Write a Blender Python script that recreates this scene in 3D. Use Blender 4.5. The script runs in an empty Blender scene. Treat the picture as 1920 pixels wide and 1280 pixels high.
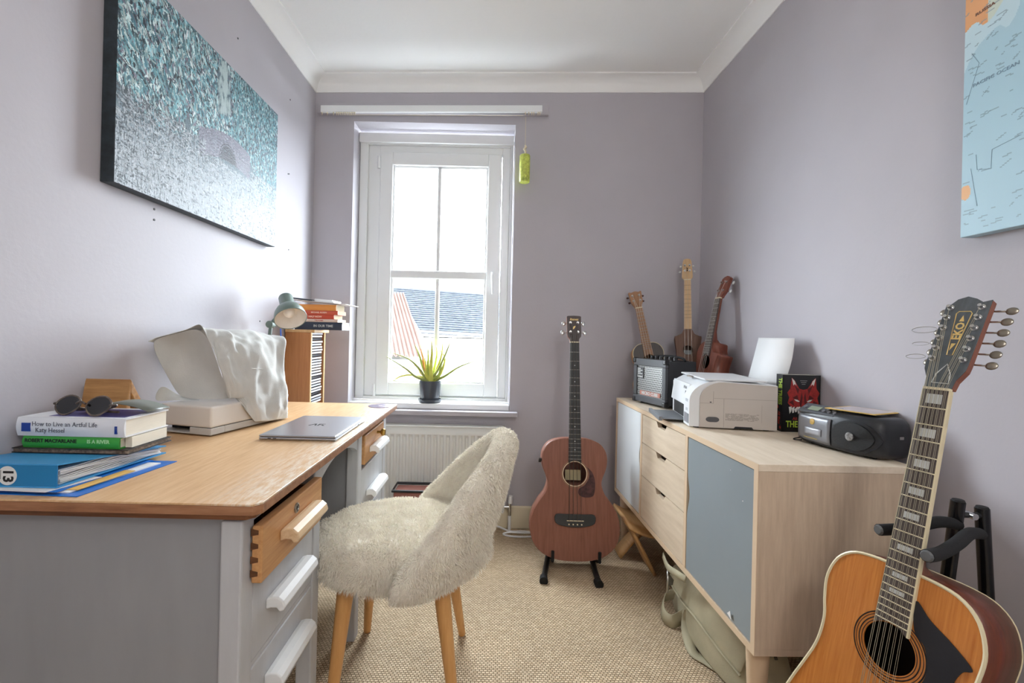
import bpy, bmesh, math, random
import numpy as np
from mathutils import Matrix, Vector, noise
random.seed(7); RNG = np.random.default_rng(7)
PI = math.pi
SC = bpy.context.scene
COL = SC.collection

# ---------------------------------------------------------------- camera
FPX, ROLL, CAMH = 870.0, 0.023, 1.06          # focal length in pixels of a 1920x1280 frame
cam_d = bpy.data.cameras.new('camera'); cam = bpy.data.objects.new('camera', cam_d); COL.objects.link(cam)
cam_d.sensor_width = 36.0; cam_d.lens = 36.0*FPX/1920.0
cam_d.shift_x = 38/1920; cam_d.shift_y = -12/1920
cam_d.clip_start = 0.02; cam_d.clip_end = 200
cam.matrix_world = Matrix.Translation((0, 0, CAMH)) @ Matrix.Rotation(PI/2, 4, 'X') @ Matrix.Rotation(ROLL, 4, 'Z')
SC.camera = cam
# ---------------------------------------------------------------- view, world
vs = SC.view_settings
vs.view_transform = 'Standard'; vs.look = 'None'; vs.gamma = 1.0; vs.use_curve_mapping = False
vs.exposure = 0.67
world = bpy.data.worlds.new('overcast_sky'); SC.world = world; world.use_nodes = True
wn = world.node_tree.nodes; bg = wn['Background']
bg.inputs[0].default_value = (0.85, 0.925, 1.0, 1); bg.inputs[1].default_value = 25.0
SC.cycles.max_bounces = 10; SC.cycles.diffuse_bounces = 6; SC.cycles.transparent_max_bounces = 16
# room extents
XL, XR, YB, YF = -1.0, 1.14, 2.56, -1.35
def portal(loc, rot, sx, sy):
    l = bpy.data.lights.new('window_portal', 'AREA'); l.shape = 'RECTANGLE'; l.size = sx; l.size_y = sy
    l.cycles.is_portal = True
    o = bpy.data.objects.new('window_portal', l); o.location = loc; o.rotation_euler = rot; COL.objects.link(o)
portal((-0.31, 2.70, 1.40), (-PI/2, 0, 0), 0.62, 1.34)

# ---------------------------------------------------------------- pixel helpers (direction + a known plane)
def _ab(u, v):
    du, dv = u-922, v-628
    return du*math.cos(ROLL)+dv*math.sin(ROLL), -du*math.sin(ROLL)+dv*math.cos(ROLL)
def PZ(u, v, z):
    a, b = _ab(u, v); y = FPX*(CAMH-z)/b; return Vector((a*y/FPX, y, z))
def PY(u, v, y):
    a, b = _ab(u, v); return Vector((a*y/FPX, y, CAMH-b*y/FPX))
def PX(u, v, x):
    a, b = _ab(u, v); y = FPX*x/a; return Vector((x, y, CAMH-b*y/FPX))

# ---------------------------------------------------------------- mesh helpers
class MB:
    def __init__(s): s.v = []; s.f = []
    def add(s, vs_, fs_, m=None):
        n = len(s.v)
        for p in vs_:
            p = Vector(p); s.v.append(m @ p if m is not None else p)
        for f in fs_: s.f.append(tuple(i+n for i in f))
        return s
    def box(s, x0, x1, y0, y1, z0, z1, m=None):
        vs_ = [(x, y, z) for z in (z0, z1) for y in (y0, y1) for x in (x0, x1)]
        return s.add(vs_, [(0,2,3,1),(4,5,7,6),(0,1,5,4),(2,6,7,3),(0,4,6,2),(1,3,7,5)], m)
    def tube(s, pts, r, n=8, caps=True, m=None, closed=False):
        pts = [Vector(p) for p in pts]; k = len(pts); rs = r if isinstance(r, (list, tuple)) else [r]*k
        rings = []; up = None
        for i, p in enumerate(pts):
            if closed: t = (pts[(i+1) % k]-pts[i-1])
            else: t = (pts[min(i+1, k-1)]-pts[max(i-1, 0)])
            t = t.normalized() if t.length > 1e-9 else Vector((0, 0, 1))
            if up is None:
                up = Vector((0, 0, 1)) if abs(t.z) < .9 else Vector((1, 0, 0))
            side = t.cross(up)
            if side.length < 1e-6: side = t.orthogonal()
            side.normalize(); up = side.cross(t).normalized()
            rings.append([p+(side*math.cos(2*PI*j/n)+up*math.sin(2*PI*j/n))*rs[i] for j in range(n)])
        vs_ = [q for rg in rings for q in rg]; fs_ = []
        for i in range(k if closed else k-1):
            i2 = (i+1) % k
            for j in range(n):
                fs_.append((i*n+j, i*n+(j+1) % n, i2*n+(j+1) % n, i2*n+j))
        if caps and not closed:
            fs_.append(tuple(range(n-1, -1, -1))); fs_.append(tuple((k-1)*n+j for j in range(n)))
        return s.add(vs_, fs_, m)
    def cyl(s, p0, p1, r0, r1=None, n=16, m=None):
        return s.tube([p0, p1], [r0, r0 if r1 is None else r1], n, True, m)
    def prism(s, poly, fn, d0, d1, m=None):
        n = len(poly)
        vs_ = [fn(a, b, d0) for a, b in poly]+[fn(a, b, d1) for a, b in poly]
        fs_ = [tuple(range(n-1, -1, -1)), tuple(range(n, 2*n))]
        for i in range(n): fs_.append((i, (i+1) % n, n+(i+1) % n, n+i))
        return s.add(vs_, fs_, m)
    def lathe(s, prof, n=24, m=None, caps=True):
        vs_ = []; fs_ = []; k = len(prof)
        for r, z in prof:
            for j in range(n): vs_.append((r*math.cos(2*PI*j/n), r*math.sin(2*PI*j/n), z))
        for i in range(k-1):
            for j in range(n): fs_.append((i*n+j, i*n+(j+1) % n, (i+1)*n+(j+1) % n, (i+1)*n+j))
        if caps:
            if prof[0][0] > 1e-6: fs_.append(tuple(range(n-1, -1, -1)))
            if prof[-1][0] > 1e-6: fs_.append(tuple((k-1)*n+j for j in range(n)))
        return s.add(vs_, fs_, m)
    def grid(s, fn, nu, nv, wrapu=False, m=None):
        vs_ = [fn(i/(nu if wrapu else nu-1), j/(nv-1)) for j in range(nv) for i in range(nu)]
        fs_ = []
        for j in range(nv-1):
            for i in range(nu if wrapu else nu-1):
                i2 = (i+1) % nu
                fs_.append((j*nu+i, j*nu+i2, (j+1)*nu+i2, (j+1)*nu+i))
        return s.add(vs_, fs_, m)
    def ring(s, inner, outer, y=0.0, fn=None):            # flat ring between two matched loops
        n = len(inner); fn = fn or (lambda a, b: (a, y, b))
        vs_ = [fn(*p) for p in inner]+[fn(*p) for p in outer]
        return s.add(vs_, [(i, (i+1) % n, n+(i+1) % n, n+i) for i in range(n)])

ROOTM = {}
def obj(name, mb, mat, parent=None, smooth=False, bevel=0.0, seg=2, sub=0, w=False, fix=True, thick=0):
    me = bpy.data.meshes.new(name)
    vs_ = mb.v
    if w and parent is not None:
        inv = ROOTM[parent.name].inverted(); vs_ = [inv @ p for p in vs_]
    me.from_pydata([tuple(p) for p in vs_], [], mb.f)
    if fix:
        bm = bmesh.new(); bm.from_mesh(me); bmesh.ops.recalc_face_normals(bm, faces=bm.faces); bm.to_mesh(me); bm.free()
    if smooth:
        me.polygons.foreach_set('use_smooth', [True]*len(me.polygons))
        me.set_sharp_from_angle(angle=math.radians(38 if smooth is True else smooth))
    me.materials.append(mat)
    o = bpy.data.objects.new(name, me); COL.objects.link(o)
    if parent is not None:
        o.parent = parent; ROOTM[o.name] = ROOTM[parent.name]
    else: ROOTM[o.name] = Matrix.Identity(4)
    if thick:
        md = o.modifiers.new('thickness', 'SOLIDIFY'); md.thickness = thick; md.offset = 0
    if bevel:
        md = o.modifiers.new('bevel', 'BEVEL'); md.width = bevel; md.segments = seg; md.limit_method = 'ANGLE'; md.angle_limit = math.radians(40)
    if sub:
        md = o.modifiers.new('subdivision', 'SUBSURF'); md.levels = sub; md.render_levels = sub
    return o
def tag(o, label, cat, group=None):
    o['label'] = label; o['category'] = cat
    if group: o['group'] = group
    return o
def thing(name, label, cat, loc=(0, 0, 0), rotz=0.0, group=None, matrix=None):
    o = bpy.data.objects.new(name, None); o.empty_display_size = .05; COL.objects.link(o)
    m = matrix if matrix is not None else Matrix.Translation(loc) @ Matrix.Rotation(rotz, 4, 'Z')
    o.matrix_world = m; ROOTM[o.name] = m.copy()
    return tag(o, label, cat, group)
def struct(name, mb, mat, **k):
    o = obj(name, mb, mat, **k)
    if o.parent is None: o['kind'] = 'structure'
    return o
def sroot(name, loc=(0, 0, 0)):
    o = bpy.data.objects.new(name, None); COL.objects.link(o); o.location = loc
    ROOTM[o.name] = Matrix.Translation(loc); o['kind'] = 'structure'; return o
def copy_part(o, parent, loc=None):
    c = o.copy(); COL.objects.link(c); c.parent = parent
    ROOTM[c.name] = ROOTM[parent.name]
    if loc is not None: c.location = loc
    return c
def B(*a, **k): return MB().box(*a, **k)
def T(*a, **k): return MB().tube(*a, **k)
def text(name, s, size, mat, parent, m, ext=.0002, align='CENTER', bold=0.0, sx=1.0, shear=0.0, w=False):
    cu = bpy.data.curves.new(name, 'FONT'); cu.body = s; cu.size = size; cu.extrude = ext; cu.align_x = align; cu.align_y = 'CENTER'
    cu.offset = bold; cu.resolution_u = 2; cu.shear = shear
    to = bpy.data.objects.new(name+'_tmp', cu)
    me = bpy.data.meshes.new_from_object(to)
    bpy.data.objects.remove(to); bpy.data.curves.remove(cu)
    mm = m @ Matrix.Diagonal((sx, 1, 1, 1))
    if w: mm = ROOTM[parent.name].inverted() @ mm
    me.transform(mm); me.materials.clear(); me.materials.append(mat); me.name = name
    o = bpy.data.objects.new(name, me); COL.objects.link(o); o.parent = parent; ROOTM[o.name] = ROOTM[parent.name]
    return o
def basis(origin, xd, yd):
    x = Vector(xd).normalized(); y = Vector(yd); y = (y-x*y.dot(x)).normalized(); z = x.cross(y)
    return Matrix(((x.x, y.x, z.x, origin[0]), (x.y, y.y, z.y, origin[1]), (x.z, y.z, z.z, origin[2]), (0, 0, 0, 1)))
def catmull(pts, k=6, closed=True):
    out = []; n = len(pts)
    for i in range(n if closed else n-1):
        g = lambda j: pts[(i+j) % n] if closed else pts[min(max(i+j, 0), n-1)]
        p0, p1, p2, p3 = g(-1), g(0), g(1), g(2)
        for q in range(k):
            t = q/k
            out.append(tuple(.5*((2*b)+(-a+c)*t+(2*a-5*b+4*c-d)*t*t+(-a+3*b-3*c+d)*t**3) for a, b, c, d in zip(p0, p1, p2, p3)))
    if not closed: out.append(tuple(pts[-1]))
    return out

# ---------------------------------------------------------------- materials
def lin(c):
    r = []
    for x in c[:3]:
        x = x/255.0; r.append(x/12.92 if x <= .04045 else ((x+.055)/1.055)**2.4)
    return (*r, 1.0)
def _new(name):
    m = bpy.data.materials.new(name); m.use_nodes = True
    nt = m.node_tree; return m, nt, nt.nodes['Principled BSDF']
def _coord(nt, scale=(1, 1, 1), rot=(0, 0, 0)):
    tc = nt.nodes.new('ShaderNodeTexCoord'); mp = nt.nodes.new('ShaderNodeMapping')
    mp.inputs['Scale'].default_value = scale; mp.inputs['Rotation'].default_value = rot
    nt.links.new(tc.outputs['Object'], mp.inputs['Vector']); return mp.outputs['Vector']
def _noise(nt, vec, sc, det=4, rough=.55):
    n = nt.nodes.new('ShaderNodeTexNoise'); n.inputs['Scale'].default_value = sc; n.inputs['Detail'].default_value = det
    n.inputs['Roughness'].default_value = rough; nt.links.new(vec, n.inputs['Vector']); return n.outputs['Fac']
def _ramp(nt, fac, stops):
    r = nt.nodes.new('ShaderNodeValToRGB'); e = r.color_ramp.elements
    while len(e) < len(stops): e.new(.5)
    for el, (p, c) in zip(e, stops): el.position = p; el.color = c
    nt.links.new(fac, r.inputs['Fac']); return r.outputs['Color']
def _bump(nt, bs, h, strength, dist=.002):
    b = nt.nodes.new('ShaderNodeBump'); b.inputs['Strength'].default_value = strength; b.inputs['Distance'].default_value = dist
    nt.links.new(h, b.inputs['Height']); nt.links.new(b.outputs['Normal'], bs.inputs['Normal'])
def mul(c, k): return tuple(min(1, max(0, x*k)) for x in c[:3])+(1,)
def MAT(name, rgb, rough=.5, metal=0, var=0.0, vs=8, bump=0.0, bs_=120, bd=.002, coat=0, spec=.5, sheen=0, stretch=(1, 1, 1), trans=0):
    m, nt, b = _new(name); c = lin(rgb)
    b.inputs['Roughness'].default_value = rough; b.inputs['Metallic'].default_value = metal
    b.inputs['Specular IOR Level'].default_value = spec; b.inputs['Coat Weight'].default_value = coat
    b.inputs['Sheen Weight'].default_value = sheen; b.inputs['Base Color'].default_value = c
    b.inputs['Transmission Weight'].default_value = trans
    if var or bump: vec = _coord(nt, stretch)
    if var: nt.links.new(_ramp(nt, _noise(nt, vec, vs), [(.3, mul(c, 1-var)), (.7, mul(c, 1+var))]), b.inputs['Base Color'])
    if bump: _bump(nt, b, _noise(nt, vec, bs_, 3), bump, bd)
    return m
def WOOD(name, c1, c2, axis='y', sc=6, rough=.45, coat=0, stretch=14, bump=.15, c3=None):
    m, nt, b = _new(name); s = [stretch]*3; s['xyz'.index(axis)] = 1.0
    vec = _coord(nt, tuple(s)); n1 = _noise(nt, vec, sc, 6, .65)
    st = [(.3, lin(c1)), (.7, lin(c2))]
    if c3: st = [(.25, lin(c1)), (.5, lin(c2)), (.75, lin(c3))]
    nt.links.new(_ramp(nt, n1, st), b.inputs['Base Color'])
    b.inputs['Roughness'].default_value = rough; b.inputs['Coat Weight'].default_value = coat; b.inputs['Coat Roughness'].default_value = .15
    if bump: _bump(nt, b, n1, bump, .001)
    return m
def VCOL(name, rough=.5, bump=0, bs_=150, spec=.4):
    m, nt, b = _new(name); a = nt.nodes.new('ShaderNodeVertexColor'); a.layer_name = 'print'
    nt.links.new(a.outputs['Color'], b.inputs['Base Color']); b.inputs['Roughness'].default_value = rough; b.inputs['Specular IOR Level'].default_value = spec
    if bump: _bump(nt, b, _noise(nt, _coord(nt), bs_, 4), bump, .004)
    return m
def printed(name, fn, img, mat, parent):              # a flat print: grid of faces coloured from an array (rows from the top)
    H, W = img.shape[:2]
    us = np.linspace(0, 1, W+1); vs_ = np.linspace(1, 0, H+1)
    P = np.array([fn(u, v) for v in vs_ for u in us])
    idx = np.arange((H+1)*(W+1)).reshape(H+1, W+1)
    F = np.stack([idx[1:, :-1], idx[1:, 1:], idx[:-1, 1:], idx[:-1, :-1]], -1).reshape(-1, 4)
    me = bpy.data.meshes.new(name); me.from_pydata(P.tolist(), [], F.tolist())
    a = me.color_attributes.new('print', 'BYTE_COLOR', 'CORNER')
    c = np.ones((H*W, 4, 4)); c[:, :, :3] = (img.reshape(-1, 1, 3)/255.0)
    s = c.copy(); cc = s[:, :, :3]; s[:, :, :3] = np.where(cc <= .04045, cc/12.92, ((cc+.055)/1.055)**2.4)
    a.data.foreach_set('color', s.reshape(-1))
    me.materials.append(mat); o = bpy.data.objects.new(name, me); COL.objects.link(o); o.parent = parent; ROOTM[o.name] = ROOTM[parent.name]
    return o
def stroke(img, x, y, ang, L, W, col, op=1.0):         # one brush mark on a print array
    H, Wd = img.shape[:2]; r = int(max(L, W))+1
    x0, x1, y0, y1 = max(0, int(x)-r), min(Wd, int(x)+r+1), max(0, int(y)-r), min(H, int(y)+r+1)
    if x1 <= x0 or y1 <= y0: return
    yy, xx = np.mgrid[y0:y1, x0:x1]; dx = xx-x; dy = yy-y
    a = dx*math.cos(ang)+dy*math.sin(ang); b = -dx*math.sin(ang)+dy*math.cos(ang)
    k = ((a/max(L, .6))**2+(b/max(W, .6))**2 < 1)[..., None]*op
    img[y0:y1, x0:x1] = img[y0:y1, x0:x1]*(1-k)+np.array(col)*k

m_wall = MAT('lavender_wall_paint', (186, 182, 188), .62, var=.05, vs=1.6, bump=.25, bs_=70, bd=.0015)
m_ceil = MAT('white_ceiling_paint', (250, 250, 248), .7, bump=.3, bs_=60, bd=.002)
m_corn = MAT('white_cornice_paint', (250, 250, 248), .6, bump=.08, bs_=40)
m_white = MAT('white_gloss_paint', (232, 233, 233), .35, var=.03, vs=5)
m_upvc = MAT('white_window_plastic', (236, 238, 238), .28)
m_cream = MAT('cream_gloss_paint', (222, 212, 186), .4, var=.04, vs=6)
m_black = MAT('black_plastic', (22, 22, 24), .4)
m_blackg = MAT('glossy_black_metal', (14, 14, 16), .18)
m_rubber = MAT('black_rubber', (16, 16, 17), .75)
m_foam = MAT('black_foam', (26, 26, 28), .9, bump=.3, bs_=400)
m_chrome = MAT('chrome', (205, 205, 205), .18, 1.0)
m_steel = MAT('brushed_steel', (170, 168, 162), .32, 1.0)
m_brass = MAT('brass', (170, 135, 70), .3, 1.0)
m_ink = MAT('dark_ink', (28, 28, 30), .6)
m_paper = MAT('white_paper', (236, 236, 236), .7)
m_page = MAT('page_edges', (226, 220, 205), .8, var=.08, vs=30, stretch=(1, 1, 60))
m_ivory = MAT('ivory_plastic', (226, 214, 182), .4)
m_gold = MAT('gold_inlay', (222, 190, 120), .35, .3)

def carpet():
    m, nt, b = _new('woven_sisal_carpet')
    vec = _coord(nt, (1, 1, 1), (0, 0, .02))
    br = nt.nodes.new('ShaderNodeTexBrick'); br.offset = .5; nt.links.new(vec, br.inputs['Vector'])
    br.inputs['Scale'].default_value = 1.0; br.inputs['Brick Width'].default_value = .0125; br.inputs['Row Height'].default_value = .0085
    br.inputs['Mortar Size'].default_value = .0016; br.inputs['Mortar Smooth'].default_value = 1.0; br.inputs['Bias'].default_value = 0
    br.inputs['Color1'].default_value = lin((236, 215, 184)); br.inputs['Color2'].default_value = lin((212, 189, 158)); br.inputs['Mortar'].default_value = lin((156, 133, 106))
    mx = nt.nodes.new('ShaderNodeMix'); mx.data_type = 'RGBA'; mx.blend_type = 'MULTIPLY'; mx.inputs['Factor'].default_value = 1.0
    nt.links.new(br.outputs['Color'], mx.inputs['A'])
    nt.links.new(_ramp(nt, _noise(nt, vec, 3.0, 5), [(.3, (.86, .86, .86, 1)), (.7, (1.06, 1.05, 1.03, 1))]), mx.inputs['B'])
    nt.links.new(mx.outputs['Result'], b.inputs['Base Color']); b.inputs['Roughness'].default_value = .95; b.inputs['Specular IOR Level'].default_value = .1
    inv = nt.nodes.new('ShaderNodeMath'); inv.operation = 'SUBTRACT'; inv.inputs[0].default_value = 1.0; nt.links.new(br.outputs['Fac'], inv.inputs[1])
    _bump(nt, b, inv.outputs[0], .9, .004); return m
m_carpet = carpet()
def pane_glass():
    m, nt, b = _new('window_glass'); nt.nodes.remove(b); out = nt.nodes['Material Output']
    t = nt.nodes.new('ShaderNodeBsdfTransparent'); g = nt.nodes.new('ShaderNodeBsdfGlossy'); g.inputs['Roughness'].default_value = .02
    t.inputs[0].default_value = (.97, .98, .98, 1)
    mx = nt.nodes.new('ShaderNodeMixShader'); mx.inputs[0].default_value = .05
    nt.links.new(t.outputs[0], mx.inputs[1]); nt.links.new(g.outputs[0], mx.inputs[2]); nt.links.new(mx.outputs[0], out.inputs['Surface']); return m
m_glass = pane_glass()

# ================================================================= ROOM SHELL
def zc(x): return 2.445+(x-XL)/(XR-XL)*.05            # the old ceiling is not level
struct('floor', B(XL-.1, XR+.1, YF-.1, YB+.1, -.05, 0), m_carpet)
mb = MB(); mb.add([(XL-.1, YF-.1, zc(XL-.1)), (XR+.1, YF-.1, zc(XR+.1)), (XR+.1, YB+.1, zc(XR+.1)), (XL-.1, YB+.1, zc(XL-.1)),
                   (XL-.1, YF-.1, 2.65), (XR+.1, YF-.1, 2.65), (XR+.1, YB+.1, 2.65), (XL-.1, YB+.1, 2.65)],
                  [(0,1,2,3),(7,6,5,4),(0,4,5,1),(1,5,6,2),(2,6,7,3),(3,7,4,0)])
struct('ceiling', mb, m_ceil)
wl = struct('wall_left', B(XL-.12, XL, YF-.12, YB+.2, 0, 2.52), m_wall)
struct('wall_right', B(XR, XR+.12, YF-.12, YB+.2, 0, 2.55), m_wall)
# back wall with a deep window opening
RX0, RX1, RZ0, RZ1, RD = -.785, .106, .645, 2.222, .20
def wall_hole(mb, x0, x1, z0, z1, hx0, hx1, hz0, hz1, y0, y1):
    for a in ((x0, hx0, z0, z1), (hx1, x1, z0, z1), (hx0, hx1, z0, hz0), (hx0, hx1, hz1, z1)):
        mb.box(a[0], a[1], y0, y1, a[2], a[3])
    return mb
struct('wall_back', wall_hole(MB(), XL-.1, XR+.1, 0, 2.55, RX0, RX1, RZ0, RZ1, YB, YB+RD), m_wall)
# wall behind the camera with a closed white door
struct('wall_front', B(XL-.1, XR+.1, YF-.12, YF, 0, 2.55), m_wall)
dr = sroot('door_1', (.15, YF, 0))
obj('door_leaf', B(-.38, .38, .001, .036, .008, 1.98), m_white, dr, bevel=.004)
for z0, z1 in ((.15, .85), (1.0, 1.85)):
    for x0, x1 in ((-.30, -.04), (.04, .30)): obj('door_panel', B(x0, x1, .0365, .042, z0, z1), m_white, dr, bevel=.006)
for a_ in ((-.46, -.39, 0, 2.06), (.39, .46, 0, 2.06), (-.39, .39, 1.99, 2.06)): obj('architrave', B(a_[0], a_[1], .001, .022, a_[2], a_[3]), m_white, dr, bevel=.004)
obj('door_handle', T([(-.33, .037, 1.0), (-.33, .075, 1.0), (-.24, .078, 1.0)], .009, 10), m_steel, dr, smooth=True)
# cornices: a cove swept along each wall
def cove(k=7):
    pr = [(0, -.072), (.006, -.072), (.008, -.066)]
    for i in range(k):
        a = (i+1)/(k+1)*PI/2; pr.append((.012+.056*(1-math.cos(a)), -.062+.054*math.sin(a)))
    return pr+[(.070, -.008), (.076, -.006), (.076, .01), (0, .01)]
def cornice(name, p0, p1, inward):
    pr = cove(); mb = MB(); n = len(pr); d = (Vector(p1)-Vector(p0)).normalized(); inn = Vector(inward)
    vs_ = []
    for P, s in ((Vector(p0), 1), (Vector(p1), -1)):
        for o_, z in pr:
            q = P+inn*o_+d*(o_*s); vs_.append((q.x, q.y, zc(q.x)+z))
    fs_ = [(i, (i+1) % n, n+(i+1) % n, n+i) for i in range(n)]+[tuple(range(n)), tuple(range(2*n-1, n-1, -1))]
    mb.add(vs_, fs_); struct(name, mb, m_corn, smooth=30)
cornice('trim_1', (XL, YF, 0), (XL, YB, 0), (1, 0, 0)); cornice('trim_2', (XL, YB, 0), (XR, YB, 0), (0, -1, 0)); cornice('trim_3', (XR, YB, 0), (XR, YF, 0), (-1, 0, 0))
# skirting boards
def skirt(name, x0, x1, y0, y1): struct(name, B(x0, x1, y0, y1, 0, .125), m_cream, bevel=.006)
skirt('baseboard_back', XL, XR, YB-.018, YB); skirt('baseboard_left', XL, XL+.018, YF, YB-.018); skirt('baseboard_right', XR-.018, XR, YF, YB-.018)
# old screw holes and wall plugs on the left wall
for u, v in ((446, 72), (544, 187), (542, 326), (289, 392), (289, 412), (540, 326), (487, 602), (541, 468), (439, 690)):
    p = PX(u, v, XL)
    obj('screw_hole', MB().cyl((XL-.004, p.y, p.z), (XL+.0012, p.y, p.z), .0035, n=8), m_ink, wl, w=True)

# ----------------------------------------------------------------- window
WY = 2.675
w1 = sroot('window_1', (0, WY, 0))
def wx(u, v, y=WY): return PY(u, v, y)
fx0, fx1, fz0, fz1 = RX0+.003, RX1-.003, RZ0+.03, RZ1-.02
ix0, ix1, iz0, iz1 = -.668, .040, .700, 2.105            # opening sash outer edge
gx0, gx1, gz0, gz1 = -.592, -.040, .775, 2.030           # glazed area
m_ = MB(); wall_hole(m_, fx0, fx1, fz0, fz1, -.735, .085, fz0+.02, 2.145, 0, .075); obj('outer_frame', m_, m_upvc, w1, bevel=.003)
m_ = MB(); wall_hole(m_, -.735, .085, fz0+.02, 2.145, ix0, ix1, iz0, iz1, .018, .07); obj('inner_frame', m_, m_upvc, w1, bevel=.004)
obj('head_board', B(fx0, fx1, -.022, 0, 2.150, fz1), m_white, w1, bevel=.002)
sash = MB(); wall_hole(sash, ix0+.003, ix1-.003, iz0+.003, iz1-.003, gx0, gx1, gz0, gz1, .004, .066)
so = obj('sash', sash, m_upvc, w1, bevel=.004)
bead = MB()
for a in ((gx0, gx0+.012, gz0, gz1), (gx1-.012, gx1, gz0, gz1), (gx0+.012, gx1-.012, gz0, gz0+.012), (gx0+.012, gx1-.012, gz1-.012, gz1)): bead.box(a[0], a[1], .016, .03, a[2], a[3])
obj('glazing_bead', bead, m_upvc, so, bevel=.002)
TZ0, TZ1, BX = 1.378, 1.424, -.322
obj('transom_bar', B(gx0, gx1, .010, .05, TZ0, TZ1), m_upvc, so, bevel=.005)
for z0, z1 in ((gz0, TZ0), (TZ1, gz1)):
    obj('glazing_bar', B(BX-.011, BX+.011, .016, .046, z0, z1), m_upvc, so, bevel=.004)
    for x0, x1 in ((gx0, BX-.011), (BX+.011, gx1)):
        obj('pane', B(x0+.0005, x1-.0005, .032, .036, z0+.0005, z1-.0005), m_glass, w1)
hd = obj('window_handle', T([(-.004, -.012, 1.415), (-.004, -.022, 1.405), (-.003, -.026, 1.37), (.0, -.024, 1.295)], [.008, .009, .0075, .006], 10), m_upvc, w1, smooth=True)
obj('handle_rose', B(-.015, .008, -.006, .004, 1.365, 1.43), m_upvc, hd, bevel=.004)
for z in (.73, 2.04): obj('hinge', MB().cyl((ix0-.004, -.002, z-.035), (ix0-.004, -.002, z+.035), .009, n=12), m_upvc, w1, smooth=True)
sill = sroot('trim_4', (0, YB, 0))
obj('sill_board', B(RX0+.002, RX1-.002, -.005, .114, RZ0, RZ0+.03), m_white, sill, bevel=.004)
obj('sill_nosing', B(RX0-.06, RX1+.045, -.055, -.0005, .618, RZ0-.002), m_wall, sill, bevel=.004)

# ----------------------------------------------------------------- made-up fill lamp, added unseen above and behind the frame
m_glow, _nt, _b = _new('fill_lamp_glow'); _b.inputs['Base Color'].default_value = (.9, .88, .84, 1); _b.inputs['Emission Color'].default_value = (1, .975, .94, 1); _b.inputs['Emission Strength'].default_value = 17.5
fill_lamp = thing('fill_pendant', 'added fill lamp, a white globe hung unseen behind the camera', 'lamp', (.55, -.60, 2.06))
obj('fill_globe', MB().lathe([(max(.001, .17*math.sin(PI*i/14)), -.17*math.cos(PI*i/14)) for i in range(15)], 28, caps=False), m_glow, fill_lamp, smooth=80)
obj('fill_lamp_flex', T([(0, 0, .17), (0, 0, zc(.55)-2.06-.02)], .003, 6), m_white, fill_lamp)
obj('fill_lamp_rose', MB().lathe([(0, -.03), (.03, -.025), (.045, -.004), (.045, 0), (0, 0)], 20, Matrix.Translation((0, 0, zc(.55)-2.062))), m_white, fill_lamp, smooth=True)
# ================================================================= OUTSIDE
m_slate = MAT('grey_slate', (47, 50, 55), .95, var=.25, vs=9, spec=.05)
m_render = MAT('white_render', (130, 126, 116), .8, var=.03, vs=2)
m_tin = MAT('faded_red_corrugated_iron', (74, 58, 53), .9, spec=.05, var=.12, vs=3)
m_brick = MAT('pale_brick', (84, 70, 52), .8, var=.2, vs=5)
m_stone = MAT('grey_stone', (62, 62, 64), .8, var=.2, vs=8)
# ridge and eaves of the slate-roofed house come from its outline at 12 to 14 m
nh = thing('neighbour_house', 'white rendered house with a grey slate roof seen through the lower panes', 'house', (-1.2, 12, -3))
HL, HR = -4.6, 2.4
e0, e1 = PY(790, 620, 12), PY(910, 627, 12); r0, r1 = PY(735, 540, 14.2), PY(910, 553, 14.2)
def along(p, q, x): t = (x-p.x)/(q.x-p.x); return p+(q-p)*t
EL, ER, RL, RR = along(e0, e1, HL), along(e0, e1, HR), along(r0, r1, HL), along(r0, r1, HR)
obj('wall', B(HL, HR, 12.15, 16.2, -3, min(EL.z, ER.z)-.02), m_render, nh, w=True)
rf = obj('roof', MB().add([EL, ER, RR, RL, EL+Vector((0, 4.6, 0)), ER+Vector((0, 4.6, 0))], [(0,1,2,3),(3,2,5,4),(0,3,4),(1,5,2),(0,4,5,1)]), m_slate, nh, w=True)
sl = MB(); nrow, ncol = 20, 64
nrm = (ER-EL).cross(RL-EL).normalized()
if nrm.z < 0: nrm = -nrm
for j in range(nrow):
    for i in range(ncol):
        a0 = (i+(.5 if j % 2 else 0))/ncol; a1 = min(a0+.97/ncol, 1); b0, b1 = j/nrow, min((j+1.25)/nrow, 1)
        if a0 >= 1: continue
        q = lambda a, b: (EL+(ER-EL)*a)*(1-b)+(RL+(RR-RL)*a)*b
        k = .012+random.random()*.014
        c = [q(a0, b0)+nrm*(.03+k), q(a1, b0)+nrm*(.03+k), q(a1, b1)+nrm*.012, q(a0, b1)+nrm*.012, q(a0, b0)+nrm*.01, q(a1, b0)+nrm*.01]
        sl.add(c, [(0,1,2,3), (4,5,1,0)])
so_ = obj('slates', sl, m_slate, nh, w=True, fix=False); so_['kind'] = 'stuff'
obj('ridge_tiles', T([RL+Vector((0, 0, .03)), RR+Vector((0, 0, .03))], .07, 8), m_stone, nh, w=True)
obj('gutter', T([EL+Vector((0, -.06, -.03)), ER+Vector((0, -.06, -.03))], .05, 8), m_stone, nh, w=True)
p = PY(860, 657, 12.13); obj('round_plaque', MB().lathe([(0, 0), (.15, 0), (.15, .03), (.11, .05), (0, .05)], 20, Matrix.Translation(p) @ Matrix.Rotation(PI/2, 4, 'X')), MAT('sand_plaque', (196, 176, 130), .8, var=.2, vs=20), nh, w=True)
p = PY(866, 716, 12.12); wf = obj('window', B(p.x-.24, p.x+.24, 12.08, 12.16, p.z-.5, p.z+.08), m_upvc, nh, w=True)
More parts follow.
